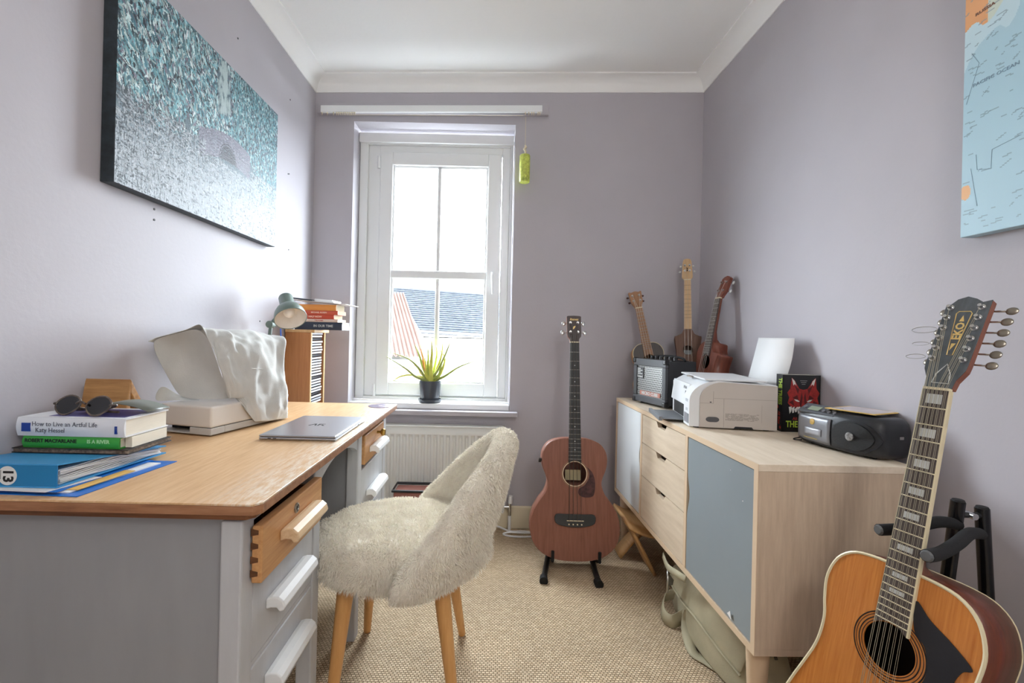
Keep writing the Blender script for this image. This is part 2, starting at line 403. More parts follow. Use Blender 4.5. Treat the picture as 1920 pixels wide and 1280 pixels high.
for i in range(2): obj('pane', B(p.x-.21+i*.22, p.x-.01+i*.22, 12.07, 12.08, p.z-.46, p.z+.04), MAT('teal_window', (110, 160, 170), .2), wf, w=True)
sh = thing('tin_roof_outbuilding', 'outbuilding with a faded red corrugated roof at lower left of the window', 'building', (-2.5, 7.5, -3))
ve, vr = PY(797, 671, 7.0), PY(757, 552, 9.0)
XW = -5.2; nc = 62; cor = MB(); vs_ = []
for i in range(nc*4+1):
    t = i/(nc*4); d = .022*math.cos(2*PI*i/4)
    e_ = Vector((ve.x+(XW-ve.x)*t, 7.0, ve.z)); r_ = Vector((vr.x+(XW-vr.x)*t, 9.0, vr.z))
    off = Vector((0, -.5, .87))*(d+.03)
    vs_ += [e_+off, r_+off]
cor.add(vs_, [(2*i, 2*i+2, 2*i+3, 2*i+1) for i in range(nc*4)])
obj('corrugated_roof', cor, m_tin, sh, w=True, thick=.01)
obj('wall', B(XW, ve.x-.1, 7.12, 8.8, -3, ve.z-.13), m_brick, sh, w=True)
obj('gable', MB().add([(ve.x-.1, 7.12, ve.z-.1), (vr.x-.05, 8.98, vr.z-.03), (ve.x-.1, 8.98, ve.z-.1), (XW, 7.12, ve.z-.1), (XW, 8.98, vr.z-.03), (XW, 8.98, ve.z-.1)], [(0,1,2),(3,5,4),(0,3,4,1),(2,5,3,0),(1,4,5,2)]), m_render, sh, w=True)
obj('eaves_course', B(XW, ve.x-.02, 7.0, 7.2, ve.z-.14, ve.z-.03), m_stone, sh, w=True)
struct('ground', B(-30, 30, 4, 60, -3.1, -3), m_stone)['kind'] = 'structure'
def cable(u0, v0, u1, v1, y, lab, r=.008):
    p, q = PY(u0, v0, y), PY(u1, v1, y); d = q-p
    pts = [p+d*t+Vector((0, 0, .12*((t-.5)**2)-.03)) for t in np.linspace(-5, 6, 24)]
    tag(obj('overhead_cable', T(pts, r, 6), m_black), lab, 'cable', 'cables outside')
cable(738, 437, 908, 473, 9, 'darker overhead cable crossing both upper panes low down')
cable(862, 352, 912, 372, 11, 'faint overhead cable in the upper right pane, lower of two', .004)
cable(866, 330, 912, 345, 11.4, 'faintest overhead cable in the upper right pane, topmost', .003)

# ================================================================= DESK
m_oak = WOOD('worn_oak_desktop', (200, 156, 108), (216, 176, 130), 'y', 9, .40, c3=(228, 194, 152), stretch=12, coat=.15)
m_oakl = WOOD('brown_oak_lipping', (118, 76, 50), (158, 110, 76), 'x', 7, .5, c3=(176, 132, 98), stretch=9)
m_oakd = WOOD('oak_edge', (110, 68, 40), (158, 104, 64), 'x', 5, .5)
m_oakf = WOOD('bare_oak_drawer', (188, 134, 82), (214, 164, 110), 'y', 7, .45)
m_grey = MAT('pale_grey_chalk_paint', (190, 191, 193), .55, var=.05, vs=9, stretch=(3, 3, .6), bump=.1, bs_=60)
m_grey2 = MAT('mid_grey_panel', (152, 153, 155), .55, var=.04, vs=7, stretch=(3, 3, .6))  # side panels get a darker grey than the legs and drawers
desk = thing('pedestal_desk', 'grey painted double pedestal desk with a worn oak top along the left wall', 'desk', (-.7, 1.42, 0))
DX0, DX1, DY0, DY1, DZ = -.995, -.405, .822, 2.02, .75
poly = [(DX0, DY0), (DX1-.012, DY0), (DX1, DY0+.014), (DX1, DY1), (DX0, DY1)]
def worn_oak():
    m = m_oak; nt = m.node_tree; b = nt.nodes['Principled BSDF']; old = b.inputs['Base Color'].links[0].from_socket
    tc = nt.nodes.new('ShaderNodeTexCoord'); sp = nt.nodes.new('ShaderNodeSeparateXYZ'); nt.links.new(tc.outputs['Object'], sp.inputs[0])
    mr = nt.nodes.new('ShaderNodeMapRange'); mr.inputs['From Min'].default_value = .16; mr.inputs['From Max'].default_value = .30
    nt.links.new(sp.outputs['X'], mr.inputs['Value'])          # the finish is rubbed away along the sitter's edge
    vec = _coord(nt, (26, 5, 5)); n = _noise(nt, vec, 4, 6, .7)
    a = nt.nodes.new('ShaderNodeMath'); a.operation = 'MULTIPLY'; nt.links.new(mr.outputs[0], a.inputs[0]); nt.links.new(_ramp(nt, n, [(.42, (0, 0, 0, 1)), (.6, (1, 1, 1, 1))]), a.inputs[1])
    mx = nt.nodes.new('ShaderNodeMix'); mx.data_type = 'RGBA'; nt.links.new(a.outputs[0], mx.inputs['Factor']); nt.links.new(old, mx.inputs['A']); mx.inputs['B'].default_value = lin((236, 226, 210))
    nt.links.new(mx.outputs['Result'], b.inputs['Base Color'])
worn_oak()
top = obj('desktop', MB().prism(poly, lambda a, b, d: (a, b, d), DZ-.004, DZ), m_oak, desk, w=True, bevel=.001)
obj('edge_lipping', MB().prism(poly, lambda a, b, d: (a, b, d), DZ-.021, DZ-.0041), m_oakl, desk, w=True, bevel=.0015)
obj('edge_moulding', MB().prism([(a+(.0 if a < -.9 else -.022), b+(.02 if b < 1 else -.012)) for a, b in poly], lambda a, b, d: (a, b, d), DZ-.036, DZ-.0215), m_oakd, desk, w=True)
PXF = -.446                                                # plane of the pedestal fronts
def handle(parent, y0, y1, z, xf, mat):
    pr = [(0, .012), (.012, .016), (.026, .016), (.036, .008), (.040, -.004), (.036, -.012), (.028, -.014), (.022, -.006), (.010, -.006), (0, -.010)]
    obj('handle', MB().prism(pr, lambda a, b, d: (xf+a, d, z+b), y0, y1), mat, parent, w=True, bevel=.003)
def drawer_front(y0, y1, z0, z1, xf, mat, th=.02, name='drawer'):
    return obj(name, B(xf-th, xf, y0, y1, z0, z1), mat, desk, w=True, bevel=.0025)
def pedestal(y0, y1, zb=.262):
    t = .045
    for (a, b) in ((y0, y0+t), (y1-t, y1)):
        for x0 in (PXF-.04, DX0+.02): obj('leg', B(x0, x0+.04, a, b, 0, DZ-.04), m_grey, desk, w=True, bevel=.004)
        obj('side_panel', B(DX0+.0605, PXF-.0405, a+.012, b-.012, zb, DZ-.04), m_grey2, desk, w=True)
    obj('bottom_board', B(DX0+.0605, PXF-.0405, y0+.0335, y1-.0335, zb, zb+.018), m_grey, desk, w=True)
    obj('front_rail', B(PXF-.03, PXF-.004, y0+t+.0005, y1-t-.0005, zb, zb+.016), m_grey, desk, w=True)
    obj('front_rail', B(PXF-.03, PXF-.004, y0+t+.0005, y1-t-.0005, .694, DZ-.04), m_grey, desk, w=True)
    obj('front_rail', B(PXF-.03, PXF-.004, y0+t+.0005, y1-t-.0005, .408, .418), m_grey, desk, w=True)
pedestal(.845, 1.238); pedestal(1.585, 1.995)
# near pedestal: top drawer bare oak, pulled out a little
d1 = drawer_front(.872, 1.178, .583, .691, PXF+.024, m_oakf)
dv = MB()
for k in range(4):
    z = .594+k*.026
    dv.prism([(PXF+.0245-.022, z), (PXF+.0245-.008, z+.003), (PXF+.0245-.008, z+.011), (PXF+.0245-.022, z+.014)], lambda a, b, d: (a, d, b), .8712, .8722)
obj('dovetail', dv, WOOD('dark_dovetail', (84, 52, 30), (120, 76, 44), 'x', 8), d1, w=True)
obj('drawer_box', MB().box(-.86, PXF+.0035, .882, .892, .59, .675).box(-.86, PXF+.0035, 1.158, 1.168, .59, .675).box(-.86, PXF+.0035, .892, 1.158, .588, .594), m_oakd, d1, w=True)
handle(d1, .945, 1.115, .640, PXF+.024, WOOD('pale_oak_handle', (206, 172, 130), (232, 206, 170), 'y', 8, .35))
lk = obj('lock', MB().lathe([(0, 0), (.011, 0), (.011, .003), (.008, .004), (.008, .002), (0, .002)], 16, Matrix.Translation((PXF+.024, 1.022, .670)) @ Matrix.Rotation(PI/2, 4, 'Y')), m_steel, d1, w=True)
obj('keyhole', B(PXF+.0255, PXF+.027, 1.0205, 1.0235, .666, .674), m_ink, lk, w=True)
d2 = drawer_front(.892, 1.190, .420, .572, PXF-.002, m_grey); handle(d2, .945, 1.13, .500, PXF-.002, m_white)
d3 = drawer_front(.892, 1.190, .280, .406, PXF-.002, m_grey); handle(d3, .945, 1.13, .345, PXF-.002, m_white)
# far pedestal
d4 = drawer_front(1.66, 1.948, .585, .690, PXF+.002, m_oakf); handle(d4, 1.72, 1.89, .625, PXF+.002, m_white)
kn = obj('knob', MB().lathe([(0, 0), (.006, 0), (.005, .012), (.012, .016), (.015, .024), (.012, .031), (0, .033)], 14, Matrix.Translation((PXF+.003, 1.835, .667)) @ Matrix.Rotation(PI/2, 4, 'Y')), m_brass, d4, w=True, smooth=True)
d5 = drawer_front(1.633, 1.948, .420, .572, PXF-.002, m_grey); handle(d5, 1.70, 1.90, .47, PXF-.002, m_white)
d6 = drawer_front(1.633, 1.948, .280, .406, PXF-.002, m_grey); handle(d6, 1.70, 1.90, .34, PXF-.002, m_white)
# arched apron over the knee hole
ap = [(1.239, .71), (1.584, .71)]+[(1.584-(1.584-1.239)*i/16, .655+.042*math.sin(PI*i/16)**.8) for i in range(17)]
obj('arched_apron', MB().prism(ap, lambda a, b, d: (d, a, b), PXF-.022, PXF-.004), m_grey, desk, w=True)
obj('back_panel', B(DX0+.02, DX0+.035, 1.239, 1.584, .30, .71), m_grey, desk, w=True)

# ================================================================= FLUFFY CHAIR
m_fleece = MAT('cream_fleece', (252, 244, 230), .95, var=.06, vs=30, bump=.6, bs_=260, bd=.006, sheen=.3, spec=.1)
m_beech = WOOD('beech_leg', (206, 150, 86), (222, 170, 108), 'z', 6, .4)
CX, CY = -.250, 1.405
chair = thing('fluffy_chair', 'cream fleece tub chair with tapered beech legs pulled up to the desk', 'chair', (CX, CY, 0), math.radians(4))
def fur(name, mb_quads, n, ln, parent, mat, down=.35, seed=1, w0=.0011):
    g = np.random.default_rng(seed); V = np.array([tuple(v) for v in mb_quads.v]); tris = []
    for f in mb_quads.f:
        for k in range(1, len(f)-1): tris.append((f[0], f[k], f[k+1]))
    Tt = np.array(tris); A, Bv, C = V[Tt[:, 0]], V[Tt[:, 1]], V[Tt[:, 2]]
    cr = np.cross(Bv-A, C-A); ar = np.linalg.norm(cr, axis=1); N = cr/np.maximum(ar, 1e-12)[:, None]
    i = g.choice(len(ar), n, p=ar/ar.sum()); r1, r2 = g.random((2, n)); s = np.sqrt(r1)[:, None]; r2 = r2[:, None]
    P = A[i]*(1-s)+Bv[i]*s*(1-r2)+C[i]*s*r2; Nn = N[i]
    # tufts: neighbouring hairs lean the same way
    q = np.stack([np.sin(P[:, 0]*61+P[:, 1]*37)+np.sin(P[:, 2]*53+2), np.sin(P[:, 1]*59+P[:, 2]*41+1)+np.sin(P[:, 0]*47), np.sin(P[:, 2]*67+P[:, 0]*43+2)-.5], 1)*.38
    D = Nn+q+g.normal(0, .35, (n, 3))+np.array([0, 0, -down]); D -= Nn*np.minimum(0, (D*Nn).sum(1)-.25)[:, None]
    D /= np.linalg.norm(D, axis=1)[:, None]; L = ln*(.55+.9*g.random((n, 1)))
    S = np.cross(D, g.normal(0, 1, (n, 3))); S /= np.maximum(np.linalg.norm(S, axis=1), 1e-9)[:, None]; S *= w0
    mid = P+D*L*.55; tip = P+D*L+np.array([0, 0, -.35])*L
    VV = np.stack([P-S, P+S, mid+S*.8, mid-S*.8, tip], 1).reshape(-1, 3); b = np.arange(n)*5
    F = [q_ for k in b for q_ in ((k, k+1, k+2, k+3), (k+3, k+2, k+4))]
    me = bpy.data.meshes.new(name); me.from_pydata(VV.tolist(), [], F); me.materials.append(mat)
    o = bpy.data.objects.new(name, me); COL.objects.link(o); o.parent = parent; ROOTM[o.name] = ROOTM[parent.name]; o['kind'] = 'stuff'
    return o
# local frame: +x is the back of the chair, -x faces the desk
def seat_fn(u, v):
    a = 2*PI*u; ph = -PI/2+PI*v                       # squashed rounded cushion
    ce, se = math.cos(ph), math.sin(ph)
    k = abs(ce)**.45
    rx, ry = .268, .222
    x = -.01+rx*k*math.copysign(abs(math.cos(a)), math.cos(a)); y = ry*k*math.copysign(abs(math.sin(a)), math.sin(a))
    z = .430+.060*math.copysign(abs(se)**.7, se)+(.012*(1-(x/.27)**2) if se > 0 else 0)
    return (x, y, z)
sm = MB().grid(seat_fn, 48, 20, True); seat = obj('seat', sm, m_fleece, chair, smooth=80)
TM = math.radians(88)
def shell_pt(s, t, off):                              # s in -1..1 round the back, t 0..1 bottom to rim
    th = s*TM; c = max(0.0, math.cos(s*PI/2))
    zr = .415+.322*c**1.15; zb = .376; z = zb+(zr-zb)*t
    lean = .21*max(0, math.cos(th))*(z-zb)
    rx, ry = .236+off, .256+off
    flare = .035*((z-zb)/.4)*abs(math.sin(th))
    tuck = -.05*(1-t)**3
    return (-.012+(rx+tuck)*math.cos(th)+lean, (ry+tuck+flare*.3)*math.sin(th), z)
def shell_fn(u, v):
    s = -1+2*u; e = min(1, (1-abs(s))*9)**.5
    th = .030*e+.004
    # v walks: outer bottom -> outer rim -> over -> inner bottom
    if v < .42: return shell_pt(s, v/.42, th)
    if v < .58:
        a = (v-.42)/.16*PI; p = Vector(shell_pt(s, 1, th*math.cos(a))); p.z += th*math.sin(a); return tuple(p)
    return shell_pt(s, 1-(v-.58)/.42, -th)
bk = MB().grid(shell_fn, 60, 44); back = obj('backrest', bk, m_fleece, chair, smooth=80)
fur('seat_fleece', sm, 42000, .015, seat, m_fleece, .05, 3)
# outward normals for the shell grid: check and flip
nv0 = Vector(bk.v[bk.f[30][1]]); 
c0 = sum((Vector(bk.v[i]) for i in bk.f[29+59*5]), Vector())/4; nn = (bk.v[bk.f[29+59*5][1]]-bk.v[bk.f[29+59*5][0]]).cross(bk.v[bk.f[29+59*5][2]]-bk.v[bk.f[29+59*5][0]])
if nn.x < 0: bk.f = [tuple(reversed(f)) for f in bk.f]
fur('backrest_fleece', bk, 56000, .009, back, m_fleece, .25, 5)
for dx, dy, tx, ty in ((-.172, -.165, -.140, -.125), (-.150, .250, -.120, .150), (.165, -.155, .115, -.125), (.185, .220, .125, .135)):
    obj('leg', MB().cyl((dx, dy, .0045), (tx, ty, .380), .0125, .024, 16), m_beech, chair, smooth=True)

# ================================================================= RADIATOR
m_rad = MAT('white_radiator_enamel', (226, 226, 220), .35)
rad = thing('radiator', 'white panel radiator on the wall under the window', 'radiator', (-.30, YB-.07, .11))
RX_0, RX_1, RZ_0, RZ_1, RY = -.80, .082, .115, .560, YB-.075
pr = []; x = RX_0+.035; pitch = .0333
prof = [(RX_0, 0)]
while x < RX_1-.035:
    prof += [(x, 0), (x+.006, .009), (x+.0165, .009), (x+.0225, 0)]; x += pitch
prof.append((RX_1, 0))
mb = MB(); zs = [RZ_0, RZ_0+.045, RZ_0+.06, RZ_1-.055, RZ_1-.04, RZ_1]; fs = [0, 0, 1, 1, 0, 0]
n = len(prof)
for z, k in zip(zs, fs): mb.add([(a, RY-.004+(d*k), z) for a, d in prof], [])
mb.f = [(j*n+i, j*n+i+1, (j+1)*n+i+1, (j+1)*n+i) for j in range(5) for i in range(n-1)]
obj('front_panel', mb, m_rad, rad, w=True, smooth=20, thick=.002)
obj('body', B(RX_0, RX_1, RY+.008, RY+.05, RZ_0, RZ_1), m_rad, rad, w=True, bevel=.004)
obj('rim', MB().box(RX_0-.002, RX_1+.002, RY-.008, RY+.052, RZ_1, RZ_1+.008).box(RX_0-.002, RX_1+.002, RY-.008, RY+.052, RZ_0-.006, RZ_0).box(RX_1, RX_1+.006, RY-.008, RY+.052, RZ_0, RZ_1), m_rad, rad, w=True, bevel=.002)
vx = .118; vv = obj('valve', MB().cyl((vx, RY+.02, .09), (vx, RY+.02, .155), .009, n=12).cyl((RX_1+.006, RY+.02, .135), (vx, RY+.02, .135), .009, n=12), m_chrome, rad, w=True, smooth=True)
obj('valve_cap', MB().cyl((vx+.003, RY+.02, .156), (vx+.005, RY+.02, .195), .013, .012, 14), m_white, vv, w=True, smooth=True)
obj('pipe', T([(vx, RY+.02, 0), (vx, RY+.02, .088)], .0085, 12), m_white, rad, w=True, smooth=True)
cb = [(-.05, YB-.03, .032), (.05, YB-.045, .026), (.12, YB-.088, .018), (.19, YB-.07, .012), (.27, YB-.08, .006), (.30, YB-.10, .006), (.2, YB-.125, .006), (.12, YB-.12, .006), (.085, YB-.105, .010), (.12, YB-.098, .017), (.2, YB-.09, .012), (.36, YB-.06, .006)]
tag(obj('white_cable', T(catmull(cb, 6, False), .005, 8), m_white, smooth=True), 'white cable looped on the carpet by the skirting board', 'cable')
bx = thing('shallow_case', 'low reddish case with a dark rim, mostly hidden behind the chair', 'case', (-.36, 2.36, 0))
obj('body', B(-.47, -.24, 2.30, 2.42, 0, .270), MAT('reddish_card', (150, 96, 84), .7), bx, w=True, bevel=.006)
obj('rim', T([(-.475, 2.296, .277), (-.235, 2.296, .277), (-.235, 2.424, .277), (-.475, 2.424, .277)], .007, 8, closed=True), m_black, bx, w=True)
# ================================================================= LEFT WALL AND DESK THINGS
def canvas_image():
    W, H = 430, 238; g = np.random.default_rng(11)
    img = np.zeros((H, W, 3)); yy, xx = np.mgrid[0:H, 0:W]; fy, fx = yy/H, xx/W
    img[:] = np.array((92, 112, 122)); 
    water = fy > .60
    k = np.clip((fy-.58)/.25, 0, 1)[..., None]; img = img*(1-k)+np.array((158, 168, 176))*k
    def inb(x, y): return 0 <= x < 1 and 0 <= y < 1
    leafc = [(150, 190, 196), (96, 150, 160), (58, 84, 92), (206, 220, 218), (34, 46, 54), (186, 206, 206), (120, 168, 178), (110, 104, 118), (74, 120, 134)]
    for n in range(15000):                               # foliage
        x, y = g.random(), g.random()*.66
        lim = .46+.10*math.sin(x*9)+.12*(x > .78)+(.08 if x < .3 else 0)
        if .33 < x < .80: lim = max(lim, .47+.5*(x-.60)**2*3)
        if y > lim: continue
        if (x-.535)**2/.0028+(y-.17)**2/.03 < 1 and g.random() < .93: continue
        c = np.array(leafc[int(g.integers(len(leafc)))])*(.8+.4*g.random()); 
        if x > .6: c = c*.8+np.array((60, 120, 130))*.2
        stroke(img, x*W, y*H, g.normal(1.1 if x < .6 else 1.5, .6), 2.0+5.5*g.random()*(1.1-x), .9+.9*g.random(), np.clip(c, 0, 245), .9)
    for n in range(160): 
        y = .02+.3*g.random(); stroke(img, (.535+g.normal(0, .02))*W, y*H, 1.6, 5, 2.5, (178, 196, 196), .6)
    def br(x): return .43+.5*(x-.60)**2*3
    for n in range(2600):                               # pale stone bridge with one arch
        x = .38+.36*g.random(); y = br(x)+.16*g.random(); d = math.hypot((x-.57)*1.7, y-.60)
        c = (70, 72, 82) if d < .10 else ((132, 134, 148) if g.random() < .7 else (112, 110, 124))
        stroke(img, x*W, y*H, (x-.57)*1.5, 3, 1, np.array(c)*(.9+.2*g.random()), .8)
    for n in range(900): 
        a = PI+PI*g.random(); stroke(img, (.57+.062*math.cos(a))*W, (.60+.11*math.sin(a))*H, a+PI/2, 2, .7, (60, 60, 70), .5)
    for n in range(7000):                               # water: streaks, dark left, silver right
        x, y = g.random(), .56+.44*g.random()
        if y < .62 and .42 < x < .75: continue
        dark = max(0, .75-x*1.3-(y-.6)*.6)
        c = np.array((60, 70, 76)) if g.random() < .12+dark*.6 else np.array((190, 198, 206))*(.74+.26*g.random())
        stroke(img, x*W, y*H, g.normal(.1 if g.random() < .6 else 1.5, .2), 1.5+4*g.random(), .8, c, .75)
    return np.clip(img, 0, 255)
pn, pf = PX(186, 338, XL), PX(500, 460, XL); PZ0, PZ1 = 1.425, 2.008; PY0, PY1 = pn.y, pf.y
ptg = thing('canvas_painting', 'large canvas painting of teal trees and silver water on left wall', 'painting', (XL+.012, (PY0+PY1)/2, PZ0))
m_canvas = VCOL('painted_canvas', .45, .5, 160)
obj('stretcher', B(XL+.001, XL+.036, PY0, PY1, PZ0, PZ1), MAT('dark_canvas_edge', (38, 48, 54), .5, var=.5, vs=40), ptg, w=True, bevel=.002)
inv = ROOTM[ptg.name].inverted()
printed('painted_surface', lambda u, v: tuple(inv @ Vector((XL+.0368, PY0+.001+(PY1-PY0-.002)*u, PZ0+.001+(PZ1-PZ0-.002)*v))), canvas_image(), m_canvas, ptg)

# laptop
m_alu = MAT('silver_aluminium', (188, 191, 198), .34, .85)
lap = thing('laptop', 'closed silver laptop with a small dark emblem on the lid', 'laptop', (-.541, 1.462, DZ))
obj('base', B(-.1085, .1085, -.156, .156, .0015, .0085), m_alu, lap, bevel=.003)
lid = obj('lid', B(-.1085, .1085, -.156, .156, .0092, .0150), m_alu, lap, bevel=.0028)
for x in (-.08, .08):
    for y in (-.12, .12): obj('foot', MB().cyl((x, y, 0), (x, y, .0016), .008, n=10), m_rubber, lap)
for x in (-.083, -.068): obj('port', B(x, x+.009, -.1563, -.1555, .004, .0066), m_ink, lap)
obj('port', B(.1078, .1087, .06, .075, .004, .0066), m_ink, lap)
lg = MB()
for a, b, wd in (((-.024, -.012), (-.010, .014), .0055), ((-.010, .014), (-.004, -.012), .0055), ((.003, .014), (.003, -.012), .0055), ((.003, .012), (.020, .012), .004), ((.003, .001), (.016, .001), .004), ((.012, .001), (.022, -.012), .0055)):
    a, b = Vector((*a, 0)), Vector((*b, 0)); d = (b-a).normalized(); s = Vector((-d.y, d.x, 0))*wd/2
    lg.prism([tuple((a-s).xy), tuple((b-s).xy), tuple((b+s).xy), tuple((a+s).xy)], lambda p, q, z: (p, q, z), .0150, .0153)
obj('emblem', lg, m_ink, lid)
# coaster disc
dsc = thing('round_disc', 'shiny round disc lying on the far corner of the desk', 'disc', (-.462, 1.955, DZ))
obj('disc', MB().lathe([(.008, 0), (.05, 0), (.05, .0022), (.008, .0022), (.008, 0)], 32, caps=False), MAT('iridescent_disc', (150, 140, 170), .2, .6), dsc)
obj('hub', MB().lathe([(.0, .0003), (.0075, .0003), (.0075, .0018), (0, .0018)], 16), MAT('pink_label', (205, 150, 160), .5), dsc)

# blue folder, ring binder
m_bpl = MAT('bright_blue_plastic', (22, 112, 206), .25, spec=.6)
m_bcov = MAT('sky_blue_card', (64, 156, 214), .45, var=.04, vs=6)
m_bspine = MAT('blue_binder_spine', (24, 124, 180), .4)
fld = thing('plastic_folder', 'bright blue plastic document folder under the ring binder', 'folder', (-.85, .95, DZ))
FX_, FY0_, FY1_ = -.722, .838, 1.075
obj('back_sheet', MB().prism([(-.992, FY0_+.008), (FX_-.02, FY0_), (FX_, FY1_), (-.992, FY1_)], lambda a, b, d: (a, b, d), DZ+.0003, DZ+.0016), m_bpl, fld, w=True)
obj('paper_sheets', MB().prism([(-.99, .862), (FX_-.048, .852), (FX_-.02, 1.05), (-.99, 1.06)], lambda a, b, d: (a, b, d), DZ+.0018, DZ+.0042), m_paper, fld, w=True)
obj('envelope', MB().prism([(-.94, .868), (FX_-.04, .862), (FX_-.028, .985), (-.94, .985)], lambda a, b, d: (a, b, d), DZ+.0044, DZ+.0056), MAT('manila_paper', (226, 182, 96), .6), fld, w=True)
obj('cover_sheet', MB().prism([(-.992, .846), (FX_-.062, .843), (FX_-.045, 1.06), (-.992, 1.068)], lambda a, b, d: (a, b, d), DZ+.0058, DZ+.0068), m_bpl, fld, w=True)
lp = thing('loose_sheet', 'loose white sheet poking out below the binder spine', 'paper', (-.9, .86, DZ+.007))
obj('sheet', MB().prism([(-.99, .848), (-.80, .838), (-.775, .93), (-.99, .95)], lambda a, b, d: (a, b, d), DZ+.0072, DZ+.0082), m_paper, lp, w=True)
bdz = DZ+.0090
bnd = thing('ring_binder', 'sky blue ring binder full of papers with a round number sticker', 'binder', (-.88, .98, bdz))
BX0, BXR, BY0, BY1 = -.992, -.796, .856, 1.112
sk = .022
obj('bottom_cover', MB().prism([(BX0, BY0), (BXR, BY0), (BXR+sk, BY1), (BX0, BY1)], lambda a, b, d: (a, b, d), bdz, bdz+.0025), m_bcov, bnd, w=True)
obj('spine', B(BX0, BXR, BY0, BY0+.0025, bdz+.0026, bdz+.0415), m_bspine, bnd, w=True, bevel=.001)
zt0, zt1 = bdz+.0415, bdz+.016
obj('top_cover', MB().add([(BX0, BY0, zt0), (BXR, BY0, zt0), (BXR+sk, BY1, zt1), (BX0, BY1, zt1)]+[(BX0, BY0, zt0+.0025), (BXR, BY0, zt0+.0025), (BXR+sk, BY1, zt1+.0025), (BX0, BY1, zt1+.0025)], [(0,3,2,1),(4,5,6,7),(0,1,5,4),(1,2,6,5),(2,3,7,6),(3,0,4,7)]), m_bcov, bnd, w=True)
for k in range(11):                                    # wavy bundles of paper
    z0 = bdz+.004+k*.0026; e = random.uniform(-.004, .003)
    def sheet(u, v, z0=z0, e=e, k=k):
        y = BY0+.012+(BY1-BY0-.022)*v; top = zt0+(zt1-zt0)*v-.002; zz = min(z0+.0012*math.sin(v*9+k), top-(10-k)*.0012)
        return (BX0+.006+(BXR-BX0-.012+e+sk*v)*u, y, max(zz, bdz+.003+k*.0007))
    obj('paper_sheets', MB().grid(sheet, 3, 14), m_paper, bnd, w=True, thick=.0014)
stx = -.887; stc = obj('sticker', MB().lathe([(0, 0), (.0175, 0), (.0175, .0006), (0, .0006)], 28, Matrix.Translation((stx, BY0-.0001, bdz+.0215)) @ Matrix.Rotation(PI/2, 4, 'X')), MAT('white_sticker', (228, 230, 228), .5), bnd, w=True)
text('sticker_number', '13', .026, m_ink, stc, basis((stx+.001, BY0-.0009, bdz+.0215), (0, 0, -1), (1, 0, 0)), bold=.0008, w=True)
obj('sticker_line', B(stx-.0125, stx-.0115, BY0-.0011, BY0-.0008, bdz+.015, bdz+.032), MAT('grey_print', (120, 122, 124), .6), stc, w=True)

# books beside the wall
m_page2 = MAT('dimmed_page_edges', (172, 158, 130), .85, var=.1, vs=30, stretch=(1, 1, 60))  # page colour darkened to offset the window glare on the tower books
def book(name, label, x0, x1, y0, y1, z0, z1, cover, group=None, hard=True, spine=None):
    r = thing(name, label, 'book', ((x0+x1)/2, (y0+y1)/2, z0), 0, group)
    t = .0025 if hard else .0007; e = .003 if hard else 0.0
    pg = obj('pages', B(x0+e, x1-e, y0+.004, y1-e, z0+t, z1-t), m_page2 if group else m_page, r, w=True)
    obj('cover', B(x0, x1, y0+.003, y1, z0, z0+t-.0001), cover, r, w=True); obj('cover', B(x0, x1, y0+.003, y1, z1-t+.0001, z1), cover, r, w=True)
    sp = MB(); k = 6; pts = [(y0+.0039, z0)]+[(y0+.003-.004*math.sin(PI*i/k), z0+(z1-z0)*i/k) for i in range(k+1)]+[(y0+.0039, z1)]
    sp.prism(pts, lambda a, b, d: (d, a, b), x0, x1)
    s = obj('spine', sp, spine or cover, r, w=True, smooth=30)
    return r, s
pat = thing('patterned_notebook', 'dark patterned notebook lying under the green book', 'notebook', (-.87, 1.06, .793))
obj('cover', B(-.994, -.752, .966, 1.098, .8015, .803), MAT('speckled_cover', (60, 52, 48), .6, var=.9, vs=90), pat, w=True); obj('cover', B(-.994, -.752, .966, 1.098, .793, .7945), m_ink, pat, w=True)
obj('pages', B(-.992, -.754, .968, 1.096, .7946, .8014), MAT('speckled_pages', (120, 104, 90), .8, var=.6, vs=120), pat, w=True)
m_green = MAT('green_cover', (58, 160, 62), .4); m_wcov = MAT('white_jacket', (226, 228, 232), .4); m_text = MAT('grey_lettering', (96, 98, 108), .6); m_blue = MAT('royal_blue_print', (24, 62, 150), .5)
gb, gs = book('green_book', 'book with a bright green spine under the white hardback', -.974, -.772, .968, 1.092, .8032, .8275, m_green)
text('spine_author', 'ROBERT MACFARLANE', .0105, m_ink, gs, basis((-.914, .9668, .8185), (1, 0, 0), (0, 0, 1)), w=True, bold=.0003)
text('spine_title', 'IS A RIVER', .0105, MAT('pale_green_print', (176, 226, 170), .5), gs, basis((-.815, .9668, .8185), (1, 0, 0), (0, 0, 1)), w=True, bold=.0003)
ob_ = obj('fore_pages', B(-.7718, -.758, .985, 1.09, .8042, .8265), m_page, gb, w=True)
wb, ws = book('white_hardback', 'thick white hardback with a blue square on its spine', -.985, -.760, .966, 1.097, .828, .867, m_wcov)
fy = .9648; bs2 = lambda x, z: basis((x, fy, z), (1, 0, 0), (0, 0, 1))
text('spine_title', 'How to Live an Artful Life', .0135, m_text, ws, bs2(-.884, .8535), w=True, sx=.95)
text('spine_author', 'Katy Hessel', .0135, m_text, ws, bs2(-.914, .8408), w=True, sx=.95)
obj('blue_square', B(-.973, -.955, fy-.0006, fy+.002, .838, .8555), m_blue, ws, w=True)
obj('publisher_mark', MB().box(-.7795, -.7775, fy-.0006, fy+.004, .836, .852).box(-.7765, -.7745, fy-.0006, fy+.004, .836, .852), m_blue, ws, w=True)
obj('jacket_panel', B(-.935, -.775, .985, 1.08, .8670, .8674), MAT('indigo_jacket', (70, 64, 132), .4), wb, w=True)
bkl = thing('curled_booklet', 'curled grey booklet lying on the white hardback behind the sunglasses', 'booklet', (-.82, 1.07, .8676))
